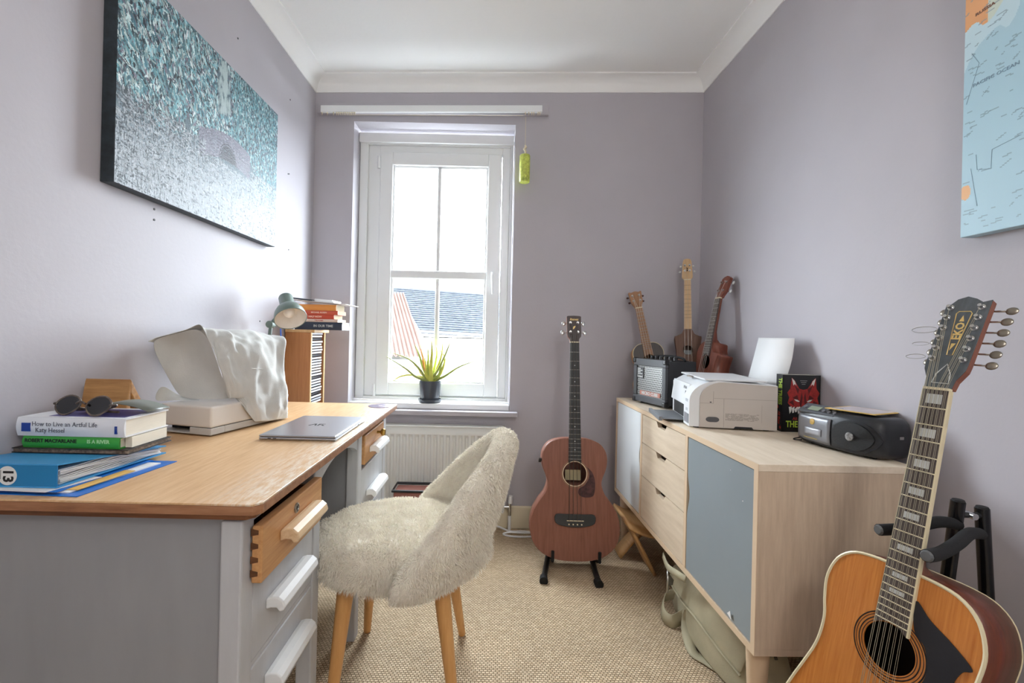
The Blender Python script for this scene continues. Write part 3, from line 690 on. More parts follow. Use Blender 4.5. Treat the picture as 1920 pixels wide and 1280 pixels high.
obj('leaf', MB().grid(lambda u, v: (-.905+.150*u, 1.025+.068*v, .8690+.020*math.sin(PI*min(1, u*.92+.04))**.8), 18, 3), MAT('grey_green_paper', (116, 120, 112), .4), bkl, w=True, thick=.0016, smooth=60)
# sunglasses
sg = thing('sunglasses', 'pair of dark sunglasses folded on top of the white hardback', 'sunglasses', (-.872, 1.0, .8676), math.radians(-4))
m_lens = MAT('dark_lens', (10, 10, 12), .08, spec=.8); m_tort = MAT('tortoise_frame', (92, 80, 72), .25, var=.5, vs=60)
for sx in (-.035, .035):
    mm = Matrix.Translation((sx, -.005, .0215)) @ Matrix.Rotation(math.radians(-28), 4, 'X')
    el = [(.0265*math.cos(a)*(1+.08*math.sin(a)), .019*math.sin(a)*(1-.1*math.cos(2*a))) for a in np.linspace(0, 2*PI, 28, endpoint=False)]
    if sx < 0: el = [(-a, b) for a, b in el][::-1]
    rim = obj('rim', T([mm @ Vector((a*1.04, 0, b*1.04)) for a, b in el], .0020, 8, closed=True), m_tort, sg, smooth=True)
    obj('lens', MB().prism(el, lambda a, b, d: mm @ Vector((a, d, b)), -.0008, .0008), m_lens, sg)
obj('bridge', T(catmull([(-.010, -.010, .026), (0, -.012, .031), (.010, -.010, .026)], 5, False), .0024, 8), m_tort, sg, smooth=True)
for s in (-1, 1): obj('temple', T(catmull([(s*.063, -.008, .024), (s*.064, .008, .022), (s*.03, .016+.004*s, .012), (-s*.03, .018+.004*s, .007), (-s*.062, .020+.004*s, .006)], 6, False), .0026, 8), m_tort, sg, smooth=True)
# wooden A-frame book rest
m_ash = WOOD('oak_book_rest', (150, 104, 58), (190, 144, 90), 'x', 7, .5)
ar = thing('wooden_book_rest', 'wooden tent-shaped book rest behind the sunglasses', 'book rest', (-.934, 1.136, DZ))
def slab(side):
    ht, hb, th = .182, (.034 if side < 0 else .115), .016
    o = [(0, ht), (side*hb, 0), (side*(hb-th*1.1), 0), (0, ht-(.075 if side < 0 else .033))]
    return MB().prism(o, lambda a, b, d: (d, a, b), -.058, .054)
obj('front_board', slab(-1), m_ash, ar, bevel=.002); obj('back_board', slab(1), m_ash, ar, bevel=.002)

# white machine under a linen cover
m_mach = MAT('off_white_plastic', (226, 220, 212), .4)
mc = thing('white_machine', 'white boxy machine on the desk half hidden under a linen cover', 'machine', (-.796, 1.325, DZ), math.radians(-14))
MWd, MDp = .186, .30
obj('upper_case', MB().box(-MWd, 0, 0, MDp, .0245, .086), m_mach, mc, bevel=.006, seg=3)
obj('lower_case', MB().box(-MWd, -.075, .0005, .05, .004, .0083).box(-.075, 0, 0, .05, .004, .024).box(-MWd, 0, .0505, MDp, .004, .024), MAT('pale_grey_plastic', (196, 194, 190), .45), mc, bevel=.002)
obj('seam', B(-.0745, -.002, .003, MDp-.003, .0235, .025), m_ink, mc); obj('tray_slot', B(-MWd+.004, -.0755, .04, .0503, .0085, .0245), m_ink, mc)
for x in (-.16, -.03):
    for y in (.03, .27): obj('foot', MB().cyl((x, y, 0), (x, y, .0045), .01, n=10), m_rubber, mc)
m_linen = MAT('grey_linen', (202, 202, 198), .9, var=.05, vs=14, bump=.35, bs_=420, sheen=.2, spec=.15)
lc = thing('linen_cover', 'crumpled grey linen dust cover draped over the white machine', 'dust cover', (-.83, 1.5, DZ))
near = [PY(u, v, y) for u, v, y in ((278, 640, 1.325), (298, 632, 1.345), (345, 619, 1.365), (371, 612, 1.370), (387, 629, 1.365), (400, 650, 1.365), (409, 676, 1.37), (420, 715, 1.385), (432, 752, 1.42), (456, 786, 1.475))]
mid = [PY(u, v, y) for u, v, y in ((340, 650, 1.46), (352, 634, 1.49), (392, 621, 1.53), (430, 620, 1.50), (452, 630, 1.475), (464, 655, 1.46), (470, 690, 1.455), (474, 725, 1.46), (480, 760, 1.475), (488, 790, 1.492))]
far = [PY(u, v, y) for u, v, y in ((398, 650, 1.62), (408, 636, 1.65), (440, 624, 1.72), (474, 620, 1.72), (505, 630, 1.68), (529, 642, 1.645), (531, 690, 1.635), (536, 730, 1.625), (535, 765, 1.61), (526, 785, 1.60))]
end = [PY(u, v, y) for u, v, y in ((400, 655, 1.63), (420, 650, 1.69), (446, 640, 1.76), (478, 636, 1.79), (500, 642, 1.77), (515, 652, 1.74), (519, 695, 1.73), (522, 730, 1.72), (522, 760, 1.70), (517, 780, 1.69))]
rows = [catmull([tuple(p) for p in r_], 10, False) for r_ in (near, mid, far, end)]
nt_ = len(rows[0]); cols = [catmull([rows[k][i] for k in range(4)], 20, False) for i in range(nt_)]
ns = len(cols[0])
MCM = ROOTM[mc.name]; MCI = MCM.inverted()
def off_machine(p, g=.013):                             # cloth hangs outside the machine and lies on the desk, never through them
    q = MCI @ p
    if -MWd-g < q.x < g and -g < q.y < MDp+g and q.z < .086+g:
        d = [(g-q.x, 'x'), (.086+g-q.z, 'z'), (q.y+g, 'y')]; k_ = min(d)[1]
        if k_ == 'x': q.x = g
        elif k_ == 'z': q.z = .086+g
        else: q.y = -g
    q.z = max(q.z, .005); return MCM @ q
def cover_fn(u, v):
    i, j = round(u*(nt_-1)), round(v*(ns-1)); p = Vector(cols[i][j]); t = i/(nt_-1)
    wv = .0050*math.sin(v*24+t*7)+.0040*math.sin(t*19-v*13+1)+.003*math.sin(v*47+t*23)
    wv += .010*noise.noise((t*7, v*11, 3))+.006*noise.noise((t*17, v*23, 9))+.004*abs(noise.noise((t*13+v*9, v*6-t*4, 1)))
    k = min(1, t*2.2)*min(1, (1-t)*6+.35)
    if j > ns-16: k *= .5
    return off_machine(p+Vector((.75, -.3, .6))*wv*k)
cov = obj('cover_body', MB().grid(cover_fn, nt_, ns), m_linen, lc, w=True, smooth=80, thick=.0015)
fl = [[(338, 746, 1.41), (380, 752, 1.40), (414, 759, 1.42), (437, 763, 1.435)], [(326, 730, 1.42), (372, 733, 1.415), (408, 730, 1.415), (425, 730, 1.40)], [(305, 693, 1.372), (345, 692, 1.435), (388, 688, 1.425), (411, 688, 1.377)], [(278, 641, 1.328), (338, 650, 1.43), (382, 650, 1.41), (399, 651, 1.368)], [(298, 633, 1.347), (345, 620, 1.367), (371, 613, 1.376), (387, 630, 1.367)]]
P_ = [[PY(*q) for q in r_] for r_ in fl]
obj('end_flap', MB().grid(lambda u, v: Vector((*P_[round(v*4)][round(u*3)].xy, max(P_[round(v*4)][round(u*3)].z, DZ+.094))), 4, 5), m_linen, lc, w=True, smooth=80, sub=3, thick=.0015)
fo = [[(288, 757, 1.355), (310, 757, 1.38), (345, 757, 1.40), (380, 759, 1.41)], [(292, 735, 1.36), (312, 737, 1.39), (335, 748, 1.42), (372, 754, 1.42)], [(303, 721, 1.375), (318, 728, 1.40), (335, 742, 1.43), (370, 750, 1.43)]]
P2 = [[PY(*q) for q in r_] for r_ in fo]
obj('lower_fold', MB().grid(lambda u, v: Vector((*P2[round(v*2)][round(u*3)].xy, max(P2[round(v*2)][round(u*3)].z, DZ+.092))), 4, 3), m_linen, lc, w=True, smooth=80, sub=3, thick=.0015)
obj('seam', T([PY(470, 690, 1.4495)+Vector((.004, -.004, 0)), PY(500, 692, 1.535)+Vector((.006, -.004, 0))], .0008, 5), m_linen, lc, w=True)

# desk lamp
m_sage = MAT('sage_green_enamel', (112, 128, 120), .4); m_shade = MAT('shade_white_inside', (236, 228, 218), .5)
lc0 = PY(545, 597, 1.90); ax = Vector((.42, -.52, -.74)).normalized()
lamp = thing('desk_lamp', 'sage green desk lamp leaning over the desk behind the linen cover', 'lamp', (-.945, 1.93, DZ))
lm = basis(lc0, ax.orthogonal(), ax.cross(ax.orthogonal())); 
if (lm.to_3x3() @ Vector((0, 0, 1))).dot(ax) < 0: lm = lm @ Matrix.Rotation(PI, 4, 'X')
obj('shade', MB().lathe([(.063, .0), (.0625, -.012), (.058, -.032), (.047, -.052), (.033, -.066), (.029, -.074), (.0285, -.118), (.026, -.124), (.018, -.127), (0, -.127)], 32, lm, caps=False), m_sage, lamp, w=True, smooth=50)
obj('shade_lining', MB().lathe([(.0615, .001), (.061, -.012), (.0565, -.032), (.0455, -.051), (.031, -.064), (0, -.066)], 32, lm, caps=False), m_shade, lamp, w=True, smooth=50)
obj('shade_rim', T([lm @ Vector((.0625*math.cos(a), .0625*math.sin(a), .0005)) for a in np.linspace(0, 2*PI, 36, endpoint=False)], .0016, 6, closed=True), m_sage, lamp, w=True)
bulb = obj('bulb', MB().lathe([(0, -.012), (.012, -.014), (.022, -.026), (.024, -.038), (.016, -.052), (.012, -.064)], 16, lm, caps=False), m_shade, lamp, w=True, smooth=60)
nk = lm @ Vector((-.01, 0, -.10))
b0 = Vector((-.945, 1.93, DZ)); el = PY(508, 608, 1.95); el.x = max(el.x, -.975)
obj('arm', T([nk, el], .0075, 10), m_sage, lamp, w=True, smooth=True); obj('arm', T([el, b0+Vector((0, 0, .02))], .0075, 10), m_sage, lamp, w=True, smooth=True)
obj('joint', MB().cyl(el+Vector((0, -.016, 0)), el+Vector((0, .016, 0)), .015, n=16), m_sage, lamp, w=True, smooth=True)
obj('base', MB().lathe([(0, .0005), (.048, .0005), (.05, .006), (.046, .016), (.012, .022), (0, .022)], 28), m_sage, lamp, smooth=True)
q0 = lm @ Vector((.02, 0, -.07))
obj('power_cord', T(catmull([tuple(PY(526, 616, 1.93)), tuple(PY(527, 635, 1.94)), tuple(PY(529, 655, 1.95)), tuple(PY(531, 668, 1.96)), tuple(PY(520, 720, 1.97)), (-.86, 1.97, DZ+.010), (-.91, 1.95, DZ+.010)], 6, False), .0028, 8), MAT('blue_cord', (44, 96, 200), .5), lamp, w=True, smooth=True)

# CD tower with its discs and the books on top
m_pine = WOOD('orange_beech_veneer', (176, 116, 68), (196, 136, 86), 'z', 6, .45)
m_pine2 = WOOD('pale_beech_edge', (206, 164, 112), (222, 184, 134), 'z', 6, .45)
TX0, TX1, TY0, TY1, TZ_ = -.994, -.872, 2.235, 2.425, 1.052
tw = thing('cd_tower', 'tall beech CD tower standing behind the far end of the desk', 'CD tower', ((TX0+TX1)/2, 2.33, 0))
obj('side_panel', B(TX0, TX1, TY0, TY0+.014, 0, TZ_), m_pine, tw, w=True); obj('side_panel', B(TX0, TX1, TY1-.014, TY1, 0, TZ_), m_pine, tw, w=True)
obj('edge_strip', B(TX1, TX1+.003, TY0, TY0+.014, 0, TZ_), m_pine2, tw, w=True); obj('edge_strip', B(TX1, TX1+.003, TY1-.014, TY1, 0, TZ_), m_pine2, tw, w=True)
obj('top_board', B(TX0, TX1+.02, TY0-.004, TY1+.004, TZ_+.0005, TZ_+.014), m_pine2, tw, w=True); obj('back_board', B(TX0, TX0+.006, TY0+.0145, TY1-.0145, .02, TZ_), m_pine, tw, w=True)
obj('base_board', B(TX0+.0065, TX1, TY0+.0145, TY1-.0145, 0, .04), m_pine2, tw, w=True)
cdc = [MAT('cd_spine_%s' % n_, c, .3) for n_, c in (('white', (222, 224, 226)), ('grey', (176, 180, 186)), ('pale', (206, 208, 214)), ('black', (36, 36, 40)), ('buff', (204, 190, 176)))]
m_clear = MAT('clear_case', (60, 62, 66), .15)
cdm = None; zz = .688; k = 0
seq = [0, 1, 0, 3, 2, 0, 1, 0, 2, 3, 0, 0, 4, 0, 2, 1, 0, 3, 0, 2, 0, 1, 0, 3, 0, 2]
body_me = spine_me = None
ORD = 'topmost second third fourth fifth sixth seventh eighth ninth tenth eleventh twelfth thirteenth fourteenth fifteenth sixteenth seventeenth eighteenth nineteenth twentieth'.split()+['twenty-first', 'twenty-second', 'twenty-third', 'twenty-fourth', 'twenty-fifth', 'twenty-sixth']
SPC = ('white', 'grey', 'pale', 'black', 'buff'); NCD = 26
while zz < 1.036 and k < 26:
    zz += .0136
    out = TX1-.004+random.uniform(-.004, .002)
    c = thing('cd_case', 'CD case with a %s spine, %s in the beech CD tower' % (SPC[seq[k]], ORD[NCD-1-k]+(' down' if k < NCD-1 else '')), 'CD', (out, 2.33, zz), 0, 'CDs in the beech tower')
    if body_me is None:
        o1 = obj('case', B(-.108, -.0006, -.071, .071, 0, .0102), m_clear, c); body_me = o1.data
        o2 = obj('spine_card', B(-.0005, .0006, -.069, .069, .0012, .0092), cdc[0], c); spine_me = o2.data
    else:
        o1 = bpy.data.objects.new('case', body_me); COL.objects.link(o1); o1.parent = c
        o2 = bpy.data.objects.new('spine_card', spine_me); COL.objects.link(o2); o2.parent = c
    o2.material_slots[0].link = 'OBJECT'; o2.material_slots[0].material = cdc[seq[k]]
    obj('slot_runner', B(TX0+.0065, TX1-.012, TY0+.0145, TY0+.022, zz-.0026, zz-.0004), m_pine, tw, w=True); obj('slot_runner', B(TX0+.0065, TX1-.012, TY1-.022, TY1-.0145, zz-.0026, zz-.0004), m_pine, tw, w=True)
    k += 1
stack = [('dark_blue_book', 'thick dark blue book at the bottom of the stack on the CD tower', 621, 606.5, 641, (44, 52, 70), 'IN OUR TIME', (206, 206, 200), .016),
         ('cream_book', 'thin cream and pink paperback above the dark blue book', 606, 600.5, 633, (224, 200, 186), 'THE POEMS', (176, 70, 64), .008),
         ('red_book', 'red paperback third from the bottom of the tower stack', 600, 592, 626, (196, 74, 48), 'HALF NOW', (240, 220, 200), .012),
         ('coral_book', 'coral red paperback just under the orange book', 591.5, 584, 633, (206, 92, 66), 'MICHAEL ROSEN', (244, 222, 200), .010),
         ('orange_book', 'thick orange yellow paperback topping the book stack', 583.5, 572.5, 630, (226, 150, 72), '', None, 0)]
z = TZ_+.0142; ylo = 2.232
for nm, lb, v0, v1, ur, c, t_, tc_, ts in stack:
    th = (v0-v1)*ylo/FPX; xr = PY(ur, v0, ylo).x
    r_, s_ = book(nm, lb, xr-random.uniform(.215, .232), xr, ylo, ylo+.125, z, z+th, MAT(nm+'_cover', c, .45), 'books stacked on the CD tower', hard=(nm == 'dark_blue_book'))
    if t_: text('spine_title', t_, ts, MAT(nm+'_lettering', tc_, .5), s_, basis((xr-.09, ylo-.0016, z+th/2), (1, 0, 0), (0, 0, 1)), w=True, bold=.0002)
    z += th+.0006
sp_ = thing('loose_papers', 'large pale sheets of paper overhanging the book stack', 'papers', (-.85, 2.3, z))
xr = PY(655, 577, 2.26).x
obj('sheet', MB().grid(lambda u, v: (-.99+(xr+.99)*u, 2.225+.21*v-.02*u, z+.002+.022*(1-u)**1.2), 10, 3), m_paper, sp_, w=True, thick=.002)
nb = thing('grey_notebook', 'flat dark grey notebook on the loose papers over the tower', 'notebook', (-.92, 2.3, z+.02))
obj('cover', MB().prism([(-.985, 2.232), (-.86, 2.236), (-.865, 2.36), (-.985, 2.36)], lambda a, b, d: (a, b, z+.0295-(a+.99)*.085+d), 0, .004), MAT('slate_cover', (92, 94, 100), .5), nb, w=True)
np_ = thing('white_notepad', 'small white notepad on top of the paper pile by the lamp', 'notepad', (-.84, 2.3, z+.02))
xa, xb = PY(586, 568, 2.25).x, PY(627, 570, 2.25).x
for q in range(3): obj('pages', MB().prism([(xa+q*.006, 2.245), (xb-q*.004, 2.242), (xb-.004, 2.36), (xa, 2.36)], lambda a, b, d: (a, b, z+.0260-(a+.99)*.075+q*.0042+d), 0, .0038), m_paper, np_, w=True)

# ================================================================= BACK WALL THINGS
rail = thing('curtain_track', 'white curtain track on a painted batten above the window', 'curtain rail', (-.37, YB, 2.28))
ra, rb = PY(601, 197, 2.50), PY(1017, 197, 2.50); rc = PY(1017, 209, 2.50); hgt = rb.z-rc.z
def lerpz(x): return ra.z+(rb.z-ra.z)*(x-ra.x)/(rb.x-ra.x)
tr = MB(); tr.prism([(ra.x, ra.z), (rb.x, rb.z), (rb.x, rb.z-hgt), (ra.x, ra.z-hgt)], lambda a, b, d: (a, d, b), 2.50, 2.522); obj('track', tr, m_upvc, rail, w=True, bevel=.002)
ba, bb, bc_ = PY(596, 190, 2.54), PY(1029, 190, 2.54), PY(1029, 216, 2.54)
obj('batten', MB().prism([(ba.x, bc_.z-.018), (bb.x, bc_.z), (bb.x, bb.z-.01), (ba.x, ba.z-.012)], lambda a, b, d: (a, d, b), 2.535, YB), m_wall, rail, w=True, bevel=.002)
for x in (ra.x+.10, (ra.x+rb.x)/2, rb.x-.10): obj('bracket', B(x-.008, x+.008, 2.5225, 2.5345, lerpz(x)-.03, lerpz(x)-.004), m_steel, rail, w=True)
gx = [ra.x+.006, ra.x+.035, ra.x+.068]+[ra.x+.085+.0098*i for i in range(11)]+[rb.x-.09, rb.x-.072, rb.x-.056, rb.x-.045, rb.x-.022, rb.x-.012]
gme = None
for x in gx:
    if gme is None: g0 = obj('glider', MB().box(-.0025, .0025, -.003, .003, -.006, 0).tube([(0, 0, -.006), (.002, 0, -.011), (0, 0, -.016), (-.002, 0, -.012)], .0014, 6), m_ivory, rail); gme = g0
    else: g0 = copy_part(gme, rail)
    g0.location = ROOTM[rail.name].inverted() @ Vector((x, 2.508, lerpz(x)-hgt-.0002))
obj('tension_cord', T([(ra.x+.15, 2.512, lerpz(ra.x+.15)-hgt-.012), (rb.x-.1, 2.512, lerpz(rb.x-.1)-hgt-.016)], .0012, 5), m_ivory, rail, w=True)
px_ = PY(986, 220, 2.497)
pull = thing('blind_pull', 'yellow green patterned pull hanging on a white cord right of the window', 'cord pull', (px_.x, 2.497, PY(986, 342, 2.497).z))
zt, zk, zb0, zb1 = px_.z+.004, PY(986, 272, 2.497).z, PY(986, 291, 2.497).z, PY(986, 342, 2.497).z
obj('cord', T([(px_.x, 2.497, zt), (px_.x, 2.497, zk)], .0012, 6), m_ivory, pull, w=True)
obj('knot', T([(px_.x, 2.497, zk), (px_.x+.004, 2.497, zk-.01), (px_.x-.004, 2.497, zk-.022), (px_.x+.003, 2.497, zk-.036), (px_.x, 2.497, zb0)], [.004, .007, .008, .006, .003], 8), m_ivory, pull, w=True, smooth=True)
obj('fob', MB().lathe([(0, zb1), (.026, zb1), (.028, zb1+.004), (.028, zb0-.004), (.026, zb0), (0, zb0)], 20, Matrix.Translation((px_.x, 2.497, 0))), MAT('lime_floral', (196, 206, 96), .5, var=.35, vs=60), pull, w=True, smooth=40)
for k in range(5): obj('leaf_motif', T([(px_.x-.016+.008*k, 2.4688, zb1+.006), (px_.x-.012+.008*k, 2.4688, zb1+.022+.006*(k % 2))], [.002, .0008], 5), MAT('green_motif', (96, 120, 40), .6), pull, w=True)
# aloe
pc = Vector((PY(806, 748, 2.615).x, 2.615, RZ0+.030))
pot = thing('potted_aloe', 'aloe plant with orange tipped leaves in a dark pot on the windowsill', 'plant', pc)
m_pot = MAT('dark_slate_glaze', (62, 68, 76), .25, coat=.3)
obj('saucer', MB().lathe([(0, 0), (.058, 0), (.066, .012), (.066, .02), (.060, .02), (.056, .008), (0, .008)], 28), m_pot, pot, smooth=40)
obj('pot', MB().lathe([(0, .009), (.050, .009), (.053, .02), (.0625, .116), (.0625, .122), (.057, .122), (.054, .10), (0, .10)], 28), m_pot, pot, smooth=40)
obj('soil', MB().lathe([(0, .104), (.0535, .104), (.0535, .1005), (0, .1005)], 20), MAT('soil', (52, 42, 34), .95), pot)
gcol = [MAT('aloe_leaf_%s' % n_, c, .4, var=.12, vs=30) for n_, c in (('green', (168, 186, 84)), ('yellow', (206, 206, 92)), ('olive', (150, 160, 84)), ('orange', (224, 150, 84)))]
leaves = [([(778, 705), (760, 690), (724, 668)], 2, .012), ([(785, 690), (765, 672), (735, 661)], 2, .011), ([(776, 703), (752, 705), (737, 714)], 1, .010), ([(794, 690), (786, 665), (778, 646)], 0, .016), ([(797, 690), (793, 670), (789, 653)], 3, .018), ([(808, 690), (810, 660), (809, 636)], 1, .020), ([(803, 695), (803, 670), (802, 650)], 0, .015), ([(814, 690), (819, 665), (818, 648)], 0, .016), ([(818, 695), (828, 665), (830, 641)], 1, .013), ([(820, 695), (836, 662), (844, 641)], 2, .013), ([(826, 700), (834, 672), (823, 654)], 1, .014), ([(832, 706), (860, 688), (892, 676)], 2, .013), ([(790, 700), (785, 690), (776, 684)], 3, .011), ([(822, 704), (826, 690), (832, 668)], 0, .017), ([(800, 704), (799, 690), (796, 668)], 1, .018)]
for i, (pts, ci, wd) in enumerate(leaves):
    yd = random.uniform(-.03, .03); base = pc+Vector((random.uniform(-.02, .02), yd*.4, .104))
    q = [base, base+Vector((0, 0, .012))]+[PY(u, v, 2.615+yd*(.6+.5*j)) for j, (u, v) in enumerate(pts)]
    cv = catmull([tuple(p_) for p_ in q], 5, False); n_ = len(cv)
    mbq = T(cv, [wd*.74*(1-(j/(n_-1))**1.6)+.0012 for j in range(n_)], 8)
    obj('leaf', mbq, gcol[ci], pot, w=True, smooth=70)
# ================================================================= SIDEBOARD
m_ashv = WOOD('pale_ash_front', (208, 188, 162), (226, 208, 184), 'y', 5, .5, stretch=10)
m_ashe = WOOD('sanded_oak_end', (194, 172, 148), (216, 196, 172), 'z', 7, .55, stretch=12)
m_asht = WOOD('pale_ash_top', (222, 206, 182), (240, 226, 206), 'y', 5, .5, stretch=10)
m_edge = MAT('pale_edge_band', (222, 196, 164), .5)
m_gdoor = MAT('slate_grey_lacquer', (142, 152, 156), .4, var=.03, vs=6); m_wdoor = MAT('white_lacquer_door', (226, 230, 232), .25)
SX0, SX1, SY0, SY1, SZ0, SZ1 = .664, 1.070, 1.172, 2.425, .266, .75
sb = thing('sideboard', 'pale oak sideboard with grey and white doors and three drawers along the right wall', 'sideboard', (.87, 1.80, 0))
t = .018
obj('top_board', B(SX0, SX1, SY0, SY1, SZ1-t, SZ1), m_asht, sb, w=True, bevel=.0012); obj('bottom_board', B(SX0, SX1, SY0, SY1, SZ0, SZ0+t), m_ashe, sb, w=True, bevel=.0012)
obj('end_panel', B(SX0, SX1, SY0, SY0+t, SZ0+t+.0002, SZ1-t-.0002), m_ashe, sb, w=True); obj('end_panel', B(SX0, SX1, SY1-t, SY1, SZ0+t+.0002, SZ1-t-.0002), m_ashe, sb, w=True)
obj('edge_band', MB().box(SX0-.0012, SX0-.0001, SY0, SY0+t, SZ0+t, SZ1-t).box(SX0-.0012, SX0-.0001, SY0, SY1, SZ1-t, SZ1).box(SX0-.0012, SX0-.0001, SY0, SY1, SZ0, SZ0+t).box(SX0-.0012, SX0-.0001, SY1-t, SY1, SZ0+t, SZ1-t), m_edge, sb, w=True)
obj('back_panel', B(SX1-.006, SX1-.0005, SY0+t, SY1-t, SZ0+t, SZ1-t), m_ashe, sb, w=True)
Da, Db = 1.588, 2.040
for y in (Da, Db): obj('divider', B(SX0, SX1-.007, y-.009, y+.009, SZ0+t+.0002, SZ1-t-.0002), m_edge, sb, w=True)
zlo, zhi = SZ0+t+.003, SZ1-t-.003
def door(y0, y1, mat, grip_hi):                        # inset door with a scooped finger grip on one edge
    zm, gh, gd = (zlo+zhi)/2+.03, .075, .016
    pts = [(y0, zlo), (y1, zlo), (y1, zhi), (y0, zhi)]
    sc = [(math.sin(PI*i/12)**2*gd, -gh+2*gh*i/12) for i in range(13)]
    if grip_hi: pts = [(y0, zlo), (y1, zlo)]+[(y1-d, zm+z) for d, z in sc]+[(y1, zhi), (y0, zhi)]
    else: pts = [(y0, zlo), (y1, zlo), (y1, zhi), (y0, zhi)]+[(y0+d, zm-z) for d, z in sc]
    return obj('door', MB().prism(pts, lambda a, b, d: (d, a, b), SX0+.002, SX0+.018), mat, sb, w=True)
door(SY0+t+.003, Da-.012, m_gdoor, True); door(Db+.012, SY1-t-.003, m_wdoor, False)
dz = [(zlo, .4635), (.4665, .606), (.609, zhi)]
for z0, z1 in dz:
    ym = (Da+Db)/2; hw = .052
    pts = [(Da+.012, z0), (Db-.012, z0), (Db-.012, z1), (ym+hw, z1), (ym+hw-.018, z1-.020), (ym-hw+.018, z1-.020), (ym-hw, z1), (Da+.012, z1)]
    d_ = obj('drawer', MB().prism(pts, lambda a, b, d: (d, a, b), SX0+.001, SX0+.018), m_ashv, sb, w=True)
    obj('drawer_box', MB().box(SX0+.019, SX1-.05, Da+.02, Da+.03, z0+.01, z1-.03).box(SX0+.019, SX1-.05, Db-.03, Db-.02, z0+.01, z1-.03).box(SX0+.019, SX1-.05, Da+.03, Db-.03, z0+.008, z0+.014), m_ashe, d_, w=True)
for x, y in ((.705, SY0+.055), (1.03, SY0+.055), (.705, SY1-.055), (1.03, SY1-.055)):
    obj('leg', MB().cyl((x, y, 0), (x, y, SZ0-.0005), .017, .029, 20), m_edge, sb, w=True, smooth=True)
for u, v in ((1360, 880), (1402, 935), (1381, 938), (1402, 1145)):
    p = PX(u, v, SX0+.0015); obj('paint_fleck', MB().cyl((SX0+.0008, p.y, p.z), (SX0+.0022, p.y, p.z), .0016, n=6), m_paper, sb, w=True)
p = PX(1357, 1152, SX0-.003); obj('paper_tag', MB().prism([(p.y+.012, p.z), (p.y-.008, p.z-.006), (p.y-.002, p.z+.014)], lambda a, b, d: (d, a, b), SX0-.0035, SX0-.0025), m_paper, sb, w=True)

sb.matrix_world = Matrix.Translation((.876, 1.80, 0)) @ Matrix.Rotation(.016, 4, 'Z')     # it stands slightly askew

